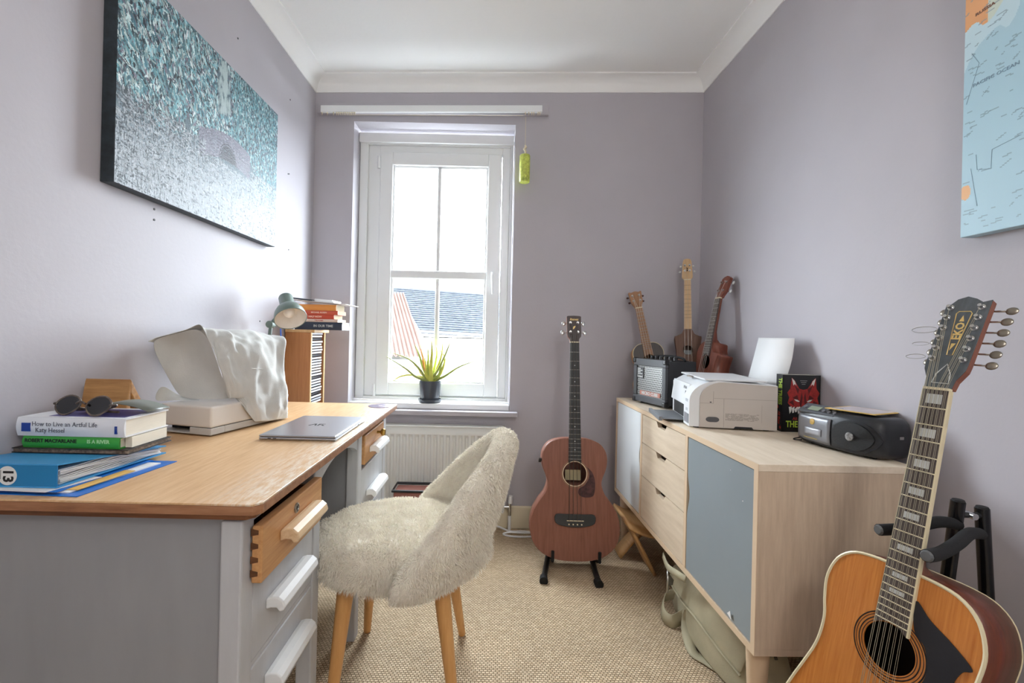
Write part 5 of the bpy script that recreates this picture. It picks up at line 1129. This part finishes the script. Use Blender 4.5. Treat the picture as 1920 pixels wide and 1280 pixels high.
for x in (-.09, .09):
    for y in (.03, .13): obj('rubber_foot', MB().cyl((x, y, 0), (x, y, f0+.001), .010, n=12), m_rubber, amp)
obj('control_panel', B(-AW+.012, AW-.012, .035, .125, f0+AH-.0038, f0+AH-.001), m_black, amp)
for k in range(6): obj('control_knob', MB().cyl((-.085+.034*k, .075, f0+AH-.001), (-.085+.034*k, .075, f0+AH+.014), .0095, .008, 14), m_black, amp, smooth=True)
obj('strap_handle', T(catmull([(-.118, .10, f0+AH-.003), (-.09, .105, f0+AH+.010), (0, .108, f0+AH+.014), (.09, .105, f0+AH+.010), (.118, .10, f0+AH-.003)], 5, False), .006, 8), m_rubber, amp, smooth=True)

# printer: local -x is its front, local y=0 is the side towards us
m_pw = MAT('white_printer_plastic', (228, 230, 232), .4); m_pg = MAT('warm_grey_side', (196, 188, 180), .5)
prn = thing('printer', 'white ink-tank printer with its warm grey side facing the room', 'printer', (.700, 1.628, SZ1), math.radians(-9))
PD, PW_, PH = .285, .345, .168
prof_ = [(0, .006), (PD, .006), (PD, PH-.01), (.10, PH)]+[(.10-.10*math.sin(a), PH-.072+.072*math.cos(a)) for a in np.linspace(.15, PI/2, 8)]
obj('case', MB().prism(prof_, lambda a, b, d: (a, d, b), .0045, .080).prism([(.02, .012), (PD, .012), (PD, PH-.01), (.10, PH), (.06, PH-.006), (.02, PH-.03)], lambda a, b, d: (a, d, b), .0805, PW_), m_pw, prn, smooth=30)
psd = [(.034, .006), (PD-.001, .006), (PD-.001, PH-.012), (.112, PH-.004)]+[(.112-.078*math.sin(a), PH-.064+.060*math.cos(a)) for a in np.linspace(.2, PI/2, 8)]
sp2 = obj('side_panel', MB().prism(psd, lambda a, b, d: (a, d, b), 0, .0042), m_pg, prn)
line = lambda x0, x1, z0, z1: MB().box(x0, x1, -.0004, .0006, z0, z1)
m_seam = MAT('panel_seam', (150, 142, 134), .6)
for a in ((.034, .078, .0895, .0905), (.0775, .0785, .0905, .132), (.0785, PD-.002, .1075, .1085), (.112, .113, .008, .1075), (.235, .2355, .03, .09)): obj('panel_seam', line(*a), m_seam, sp2)
obj('hatch_notch', line(.066, .072, .0925, .0955), m_ink, sp2)
ov = [(.076+.014*math.cos(a)+(.008 if math.cos(a) > 0 else -.008), .034+.009*math.sin(a)) for a in np.linspace(0, 2*PI, 24, endpoint=False)]
obj('tank_window', MB().prism(ov, lambda a, b, d: (a, d, b), -.0012, .0008), MAT('smoked_window', (84, 84, 88), .25), sp2)
for k in range(8):
    x = .118
    while x < .222:
        w_ = random.uniform(.004, .016); obj('fine_print', line(x, min(x+w_, .226), .0335+k*.0031, .0352+k*.0031), m_seam, sp2) if k < 8 and random.random() < .85 else None; x += w_+.0016
obj('hand_hold', MB().prism([(.145, .0055), (.21, .0055), (.204, .013), (.151, .013)], lambda a, b, d: (a, d, b), -.0006, .004), m_ink, sp2)
for k in range(4): obj('ink_window', MB().box(-.0012, .0006, .012+k*.0165, .0195+k*.0165, .014, .048), MAT('ink_level_%d' % k, [(70, 72, 80), (90, 96, 116), (104, 96, 110), (80, 84, 96)][k], .3), prn, bevel=.001)
for zc_, wd_ in ((.062, .024), (.094, .030)): obj('front_print', MB().box(-.0006, .0006, .040-wd_/2, .040+wd_/2, zc_-.005, zc_+.005), MAT('pale_print', (186, 190, 196), .5), prn)
obj('output_slot', B(.0195, .0205, .086, PW_-.022, .014, .062), m_ink, prn)
ctl = obj('control_panel', MB().prism([(.010, .066), (.018, .066), (.030, .146), (.020, .146)], lambda a, b, d: (a, d, b), .086, PW_-.012), m_pw, prn, bevel=.002)
obj('screen', MB().prism([(.0118, .088), (.0124, .088), (.0170, .118), (.0164, .118)], lambda a, b, d: (a, d, b), .100, .130), MAT('dark_screen', (92, 98, 108), .2), ctl)
text('brand', 'EPSON', .014, MAT('grey_brand', (120, 122, 126), .5), ctl, basis((.0165, .135, .130), (0, -1, 0), (.12, 0, 1)), bold=.0003)
obj('lid', MB().box(.05, PD-.03, .010, PW_, PH-.0005, PH+.006), m_pw, prn, bevel=.003); obj('lid_lip', B(.040, .0495, .15, .21, PH-.002, PH+.004), m_seam, prn)
obj('output_tray', MB().box(-.075, .018, .10, PW_-.03, .010, .014).box(-.083, -.070, .10, PW_-.03, .004, .020), MAT('grey_tray', (120, 124, 128), .4), prn, bevel=.002)
for x in (.03, .26):
    for y in (.03, .31): obj('foot', MB().cyl((x, y, 0), (x, y, .0065), .010, n=10), m_rubber, prn)
psh = thing('printer_paper', 'stack of blank white paper curving up out of the printer', 'paper', (1.05, 1.76, .92))
pa = [(1401, 716, 1.035), (1413, 672, 1.052), (1423, 633, 1.085)]; pb = [(1470, 722, 1.052), (1484, 675, 1.070), (1490, 634, 1.100)]
La = catmull([tuple(PX(u, v, x)) for u, v, x in pa], 6, False); Lb = catmull([tuple(PX(u, v, x)) for u, v, x in pb], 6, False)
obj('sheets', MB().grid(lambda u, v: Vector(La[round(v*(len(La)-1))])*(1-u)+Vector(Lb[round(v*(len(La)-1))])*u, 3, len(La)), m_paper, psh, w=True, thick=.003, smooth=60)

# standing paperback with a red animal face
m_bcv = MAT('black_book_cover', (24, 24, 26), .35); m_lime = MAT('lime_lettering', (176, 204, 70), .5); m_red = MAT('crimson_print', (150, 36, 32), .5, var=.35, vs=90); m_or = MAT('orange_red_lettering', (206, 70, 50), .5)
tb = thing('black_paperback', 'black paperback with a red fox face standing beside the printer', 'book', (1.008, 1.602, SZ1), math.radians(-2.5))
cw_, cht, cth = .127, .197, .036
obj('pages', B(.003, cw_-.001, .001, cth-.001, .001, cht-.001), m_page, tb); obj('front_cover', B(.0, cw_, -.0005, .0009, 0, cht), m_bcv, tb); obj('back_cover', B(.0, cw_, cth-.0009, cth, 0, cht), m_bcv, tb); spn = obj('spine', B(-.0008, .0029, -.0005, cth, 0, cht), m_bcv, tb)
fc = [o for o in tb.children if o.name.startswith('front_cover')][0]
cz = lambda a, b, d: (a, d, b)
def flat(name, pts, mat, lift, par=None): return obj(name, MB().prism(pts, cz, -.0006-lift, -.00045), mat, par or fc)
mid_ = .070
def mir(pts): return [[(mid_+s*x, z) for x, z in pts] for s in (-1, 1)]
head_half = [(0, .062), (.012, .066), (.022, .085), (.040, .085), (.052, .100), (.047, .118), (.054, .135), (.044, .150), (.040, .188), (.030, .178), (.014, .150), (0, .146)]
flat('face_print', [(mid_+x, z) for x, z in head_half]+[(mid_-x, z) for x, z in reversed(head_half[1:-1])], m_red, .0001)
m_dkr = MAT('dark_red_print', (84, 20, 22), .5); m_wpr = MAT('pale_print_white', (206, 204, 198), .5)
for pts in mir([(.034, .160), (.040, .186), (.030, .176), (.024, .160), (.030, .166)]): flat('ear_print', pts, m_wpr, .0003)
for pts in mir([(.008, .070), (.012, .100), (.006, .140), (.002, .12)])+mir([(.014, .100), (.036, .118), (.020, .128)])+mir([(.018, .13), (.030, .16), (.014, .148)])+mir([(.030, .09), (.048, .102), (.034, .11)]): flat('face_shading', pts, m_dkr, .0002)
for pts in mir([(.012, .106), (.020, .1115), (.031, .113), (.024, .1065), (.016, .104)]): flat('eye_print', pts, m_wpr, .0004)
for k in range(9):
    x = -.044+.0095*k; flat('leaf_print', [(mid_+x-.004, .086-.004*(k % 3)), (mid_+x+.006, .088), (mid_+x+.004, .070-.003*(k % 2)), (mid_+x-.001, .062+.003*(k % 3))], m_wpr, .0003)
text('cover_title', 'THE TREES', .030, m_lime, fc, basis((.065, -.0008, .026), (1, 0, 0), (0, 0, 1)), bold=.0008, sx=.72)
text('cover_author', 'Ali Shaw', .014, MAT('dull_red_lettering', (160, 50, 44), .5), fc, basis((.060, -.0008, .046), (1, 0, 0), (0, 0, 1)), bold=.0003)
for k in range(3): obj('quote_line', MB().prism([(mid_-.012+.003*k, .178-.006*k), (mid_+.012-.003*k, .178-.006*k), (mid_+.012-.003*k, .1765-.006*k), (mid_-.012+.003*k, .1765-.006*k)], cz, -.0008, -.0005), MAT('grey_quote', (150, 150, 150), .5), fc)
text('spine_title', 'THE TREES', .027, m_lime, spn, basis((-.0011, .012, .138), (0, 0, -1), (0, -1, 0)), bold=.0010, sx=.72)
text('spine_author', 'Ali Shaw', .016, m_or, spn, basis((-.0011, .016, .046), (0, 0, -1), (0, -1, 0)), bold=.0006, sx=.8)
for y_, z_ in ((.024, .082), (.008, .012)): obj('leaf_print', MB().prism([(y_-.005, z_), (y_, z_-.005), (y_+.006, z_+.002), (y_, z_+.008)], lambda a, b, d: (d, a, b), -.0012, -.0009), m_or, spn)

# boombox
m_bb = MAT('charcoal_plastic', (40, 42, 46), .35); m_bbs = MAT('gunmetal_silver', (138, 140, 146), .32, .5); m_spk = MAT('black_speaker_mesh', (18, 18, 20), .6, bump=.5, bs_=900)
bb_ = thing('boombox', 'dark portable CD radio with a silver front panel on the sideboard corner', 'radio', (1.048, 1.347, SZ1), math.radians(11.5))
plan = [(-.052, .128), (-.063, .09), (-.068, .03), (-.068, -.04), (-.060, -.09), (-.042, -.118), (-.01, -.128), (.05, -.125), (.060, -.10), (.062, .0), (.060, .105), (.045, .128), (-.02, .133)]
pl_ = catmull(plan, 4); n_ = len(pl_)
lev = [(.006, .86), (.010, .93), (.020, .985), (.046, 1.0), (.076, .99), (.096, .93), (.107, .83), (.111, .70)]
mb = MB()
for z_, s_ in lev: mb.add([(a*s_+(.006*(1-s_)), b*(1-(1-s_)*.55), z_) for a, b in pl_], [])
mb.f = [(j*n_+i, j*n_+(i+1) % n_, (j+1)*n_+(i+1) % n_, (j+1)*n_+i) for j in range(len(lev)-1) for i in range(n_)]+[tuple(range(n_-1, -1, -1)), tuple((len(lev)-1)*n_+i for i in range(n_))]
obj('body', mb, m_bb, bb_, smooth=60)
def front_x(y, z):                                      # surface of the bulging front
    i = min(range(n_), key=lambda k: abs(pl_[k][1]-y)+(1 if pl_[k][0] > -.02 else 0)); a = pl_[i][0]
    zs_, ss_ = zip(*lev); return a*np.interp(z, zs_, ss_)+.006*(1-np.interp(z, zs_, ss_))
def fpatch(name, y0, y1, z0, z1, mat, lift, par=bb_, ny=12, nz=8):
    return obj(name, MB().grid(lambda u, v: (front_x(y0+(y1-y0)*u, z0+(z1-z0)*v)-lift, y0+(y1-y0)*u, z0+(z1-z0)*v), ny, nz), mat, par, smooth=60, thick=.002)
spn_ = fpatch('silver_panel', .120, .002, .014, .090, m_bbs, .0022)
fpatch('cassette_window', .088, .030, .034, .054, MAT('pale_window', (176, 180, 188), .15), .0045, spn_, 8, 4)
def ell(cy, cz_, ry, rz, k=22): return [(cy+ry*math.cos(2*PI*i/k), cz_+rz*math.sin(2*PI*i/k)) for i in range(k)]
def fell(name, cy, cz_, ry, rz, mat, lift, par, d=.002):
    o_ = ell(cy, cz_, ry, rz); mb_ = MB(); xs = [front_x(a, b)-lift for a, b in o_]; c_ = front_x(cy, cz_)-lift-.001
    mb_.add([(x_, a, b) for x_, (a, b) in zip(xs, o_)]+[(c_, cy, cz_)]+[(x_+d+.004, a, b) for x_, (a, b) in zip(xs, o_)], [(i, (i+1) % 22, 22) for i in range(22)]+[(i, (i+1) % 22, 23+(i+1) % 22, 23+i) for i in range(22)])
    return obj(name, mb_, mat, par, smooth=50)
sp3 = fell('speaker_ring', -.062, .054, .060, .044, m_bb, .0015, bb_); gr3 = fell('speaker_grille', -.058, .054, .053, .038, m_spk, .0045, bb_)
fell('speaker_emblem', -.058, .054, .0105, .0115, MAT('silver_emblem', (150, 150, 150), .3, .6, var=.4, vs=200), .0075, gr3)
fell('gold_sticker', .062, .073, .008, .009, MAT('gold_sticker', (206, 170, 90), .4), .0045, spn_)
obj('name_print', MB().grid(lambda u, v: (front_x(.092-.05*u, .022+.003*v)-.0047, .092-.05*u, .022+.003*v), 8, 2), MAT('gold_print', (176, 160, 110), .5), spn_)
tl = Matrix.Translation((-.044, .050, .1085)) @ Matrix.Rotation(math.radians(-30), 4, 'Y')
cp = obj('control_deck', B(-.022, .022, -.052, .070, -.006, .0028, tl), MAT('mid_grey_deck', (84, 88, 94), .35), bb_, bevel=.003)
obj('display', B(-.012, .008, .005, .042, .0029, .0038, tl), MAT('lcd_green', (150, 162, 142), .2), cp)
for k in range(5): obj('button', MB().cyl(tl @ Vector((-.010+.010*(k % 2), -.012-.009*k, .0028)), tl @ Vector((-.010+.010*(k % 2), -.012-.009*k, .0062)), .0048, n=12), m_bbs, cp, smooth=True)
obj('button', MB().cyl(tl @ Vector((-.002, .056, .0028)), tl @ Vector((-.002, .056, .006)), .006, n=12), m_bbs, cp, smooth=True)
obj('cd_lid', MB().lathe([(0, .1165), (.036, .1155), (.046, .113), (.046, .108), (0, .108)], 28, Matrix.Translation((.012, -.005, 0))), m_bb, bb_, smooth=50)
obj('lid_seam', T([(-.012, -.10, .1100), (.01, -.118, .102), (.04, -.122, .092)], .0012, 5), m_ink, bb_)
obj('side_socket', MB().box(.008, .022, -.1285, -.125, .058, .066), m_chrome, bb_)
obj('wire_stand', T(catmull([(-.050, .120, .012), (-.062, .132, .006), (-.064, .126, .004), (-.052, .112, .006)], 4, False), .002, 6), m_blackg, bb_, smooth=True)
for a in ((-.03, .09), (-.03, -.09), (.045, .09), (.045, -.09)): obj('foot', MB().cyl((a[0], a[1], 0), (a[0], a[1], .008), .008, n=10), m_rubber, bb_)
cdp = thing('yellow_sleeve', 'thin yellow edged card sleeve lying on top of the radio', 'card sleeve', (1.068, 1.335, SZ1+.1172), math.radians(24))
obj('card', B(-.064, .060, -.066, .062, 0, .0022), MAT('yellow_card', (226, 190, 104), .5), cdp, bevel=.0005); obj('printed_face', B(-.055, .052, -.058, .053, .0023, .0027), MAT('pale_lilac_print', (206, 196, 200), .4, var=.2, vs=24), cdp)

# ================================================================= MAP ON THE RIGHT WALL
mp = PX(1800, 446, XR-.03); my0, mz0, mz1, myl = mp.y, mp.z, mp.z+.80, mp.y-1.15
def map_image():
    W, H = 500, 300; g = np.random.default_rng(5); yy, xx = np.mgrid[0:H, 0:W]; px_ = xx/W*1.15; pz_ = (1-yy/H)*.80
    img = np.zeros((H, W, 3)); img[:] = (174, 208, 222)
    nz = .018*np.sin(px_*41+pz_*23)+.013*np.sin(px_*83-pz_*57)
    d = pz_-(.435+.75*px_)+nz
    img[(d > -.03) & (d < .03)] = (196, 222, 232)
    land = (d > .03); img[land] = (232, 172, 122)
    strip = land & (d < .075) & (px_ > .05); img[strip] = (206, 218, 206)
    img[(px_ > .13) & (pz_ > .53+.3*(px_-.13)+nz)] = (168, 204, 134)
    img[(px_ > .24)] = np.where((np.sin(px_*11+1)+np.sin(pz_*9)+nz*20 > .75)[..., None], np.array((214, 196, 130)), img)[(px_ > .24)]
    img[(np.hypot((px_-.008)*1.0, (pz_-.105)*.7) < .012)] = (232, 176, 120)
    for n in range(520):
        x, z = g.random()*W, H*(.30+.68*g.random()); stroke(img, x, z, g.normal(-.15, .25), 2+4*g.random(), .6, (128, 150, 166), .6)
    return img
wm = thing('world_map', 'large blue world map canvas hung on the right wall', 'map', (XR-.015, my0, mz0))
obj('stretcher', B(XR-.029, XR-.001, myl, my0, mz0, mz1), MAT('pale_map_edge', (176, 206, 220), .5), wm, w=True, bevel=.0015)
inv2 = ROOTM[wm.name].inverted()
mf = printed('map_print', lambda u, v: tuple(inv2 @ Vector((XR-.0298, my0-.0008-(my0-myl-.002)*u, mz0+.001+(mz1-mz0-.002)*v))), map_image(), VCOL('map_paper', .45), wm)
mt = lambda u, v: (XR-.0302, *PX(u, v, XR-.0302).yz)
m_mapink = MAT('map_lettering', (120, 146, 166), .6); m_mapdk = MAT('map_dark_lettering', (128, 92, 74), .6)
tx, ty = (0, -1, 0), (0, 0, 1)
text('map_lettering', 'RUSSIA', .009, m_mapdk, wm, basis(mt(1847, 17), tx, ty), bold=.0004, w=True, sx=1.5)
text('map_lettering', 'PACIFIC OCEAN', .011, m_mapink, wm, basis(mt(1866, 140), tx, ty), bold=.0001, w=True, sx=1.2)
for a, b in (((1822, 100), (1836, 118)), ((1836, 118), (1812, 196)), ((1830, 290), (1832, 318)), ((1832, 318), (1858, 316)), ((1858, 316), (1860, 280)), ((1820, 316), (1832, 386)), ((1860, 280), (1915, 252))):
    obj('map_line', T([mt(*a), mt(*b)], .0004, 4), m_mapink, wm, w=True)
for k in range(8): obj('map_pin', MB().cyl((XR-.0325, my0-.02-.13*k, mz0+.03), (XR-.030, my0-.02-.13*k, mz0+.03), .004, n=10), m_paper, wm, w=True) if k == 1 else None

# ================================================================= UNDER THE SIDEBOARD
m_ply = WOOD('bent_plywood', (196, 150, 96), (214, 170, 116), 'y', 6, .45)
stl = thing('bentwood_stool', 'low bentwood stool with crossed legs under the far end of the sideboard', 'stool', (.80, 2.22, 0))
def seat_s(u, v): x = .628+.25*u; return (x, 2.04+.285*v, .188+.040*(2*u-1)**2)
obj('seat', MB().grid(seat_s, 16, 4), m_ply, stl, w=True, thick=.014, smooth=60)
def xleg(y0, y1, xa, za, xb, zb_, bow):
    pts = [(xa+(xb-xa)*k/10, za+(zb_-za)*k/10+bow*math.sin(PI*k/10)) for k in range(11)]
    obj('leg', MB().grid(lambda u, v: (pts[round(u*10)][0], y0+(y1-y0)*v, pts[round(u*10)][1]), 11, 2), m_ply, stl, w=True, thick=.013, smooth=60)
xleg(2.065, 2.21, .655, .190, .752, .006, .004); xleg(2.225, 2.315, .640, .006, .850, .185, .030)
m_khaki = MAT('khaki_canvas', (182, 174, 146), .85, var=.10, vs=10, bump=.3, bs_=260); m_khd = MAT('dark_khaki_lining', (84, 78, 64), .9)
bag = thing('canvas_bag', 'khaki canvas shoulder bag slumped on the carpet under the sideboard', 'bag', (.82, 1.6, 0))
def bag_fn(u, v):                                        # u along the bag, v round its section from floor front over the top
    y = 1.30+.66*u; k = math.sin(PI*min(max(u, .02), .98))**.35
    a = PI*v; hx = .092*k; hz = (.215-.02*math.cos(u*9))*k
    x = .838-hx*1.25*math.copysign(abs(math.cos(a))**.6, math.cos(a)); z = .004+hz*abs(math.sin(a))**.75
    x += .012*math.sin(u*11+v*5)*math.sin(a); return (x, y, z+.006*math.sin(u*17+v*8)*math.sin(a))
obj('body', MB().grid(bag_fn, 30, 22), m_khaki, bag, w=True, smooth=80, sub=1, thick=.004)
obj('flap', MB().grid(lambda u, v: Vector(bag_fn(.10+.84*u, .12+.42*v))+Vector((-.012, 0, .006)), 24, 10), m_khaki, bag, w=True, smooth=80, sub=1, thick=.004)
obj('piping', T([Vector(bag_fn(.10+.84*k/24, .12))+Vector((-.015, 0, .006)) for k in range(25)], .004, 6), m_khaki, bag, w=True, smooth=True)
obj('zip', T([Vector(bag_fn(.08+.86*k/24, .56))+Vector((-.006, 0, .010)) for k in range(25)], .005, 6), m_khd, bag, w=True, smooth=True)
def ribbon(name, pts, wdir, wd, mat, parent, th=.003):
    cv = [Vector(p_) for p_ in catmull([tuple(p_) for p_ in pts], 6, False)]; ws = [Vector(d_) for d_ in catmull([tuple(d_) for d_ in wdir], 6, False)]; n__ = len(cv)
    obj(name, MB().grid(lambda u, v: cv[round(v*(n__-1))]+ws[round(v*(n__-1))]*(wd*(u-.5)), 3, n__), mat, parent, w=True, smooth=80, thick=th)
F_ = lambda u, v, z=.006: PZ(u, v, z)
ribbon('strap', [F_(1292, 1140, .085), F_(1287, 1160, .05), F_(1289, 1190, .018), F_(1300, 1224), F_(1324, 1240), F_(1352, 1256), F_(1395, 1268), F_(1428, 1277)], [(1, 0, .3), (1, 0, .4), (1, -.1, .2), (.9, .3, 0), (.75, .6, 0), (.7, .7, 0), (.7, .7, 0), (.7, .7, 0)], .036, m_khaki, bag)
ribbon('strap', [F_(1266, 1112, .075), F_(1246, 1120, .055), F_(1243, 1148, .032), F_(1258, 1164, .024), F_(1276, 1158, .032), F_(1290, 1146, .06)], [(.25, 0, 1), (.3, 0, 1), (.2, .1, 1), (0, .2, 1), (-.2, .2, 1), (-.2, .1, 1)], .044, m_khaki, bag)
ribbon('strap', [PX(1243, 1040, .700), PX(1252, 1062, .672), PX(1268, 1074, .668), PX(1286, 1086, .680)], [(.2, .1, 1)]*4, .022, m_khaki, bag)
rc_ = PX(1252, 1088, .675)
obj('ring_buckle', T([rc_+Vector((.012*math.cos(a), .03*math.cos(a), .040*math.sin(a))) for a in np.linspace(0, 2*PI, 24, endpoint=False)], .004, 8, closed=True), m_steel, bag, w=True, smooth=True)
for k in range(6): obj('mesh_rib', T([rc_+Vector((.012, .018-.006*k, -.028+.004*k)), rc_+Vector((.014, .014-.006*k, .012))], .0022, 5), m_khd, bag, w=True)
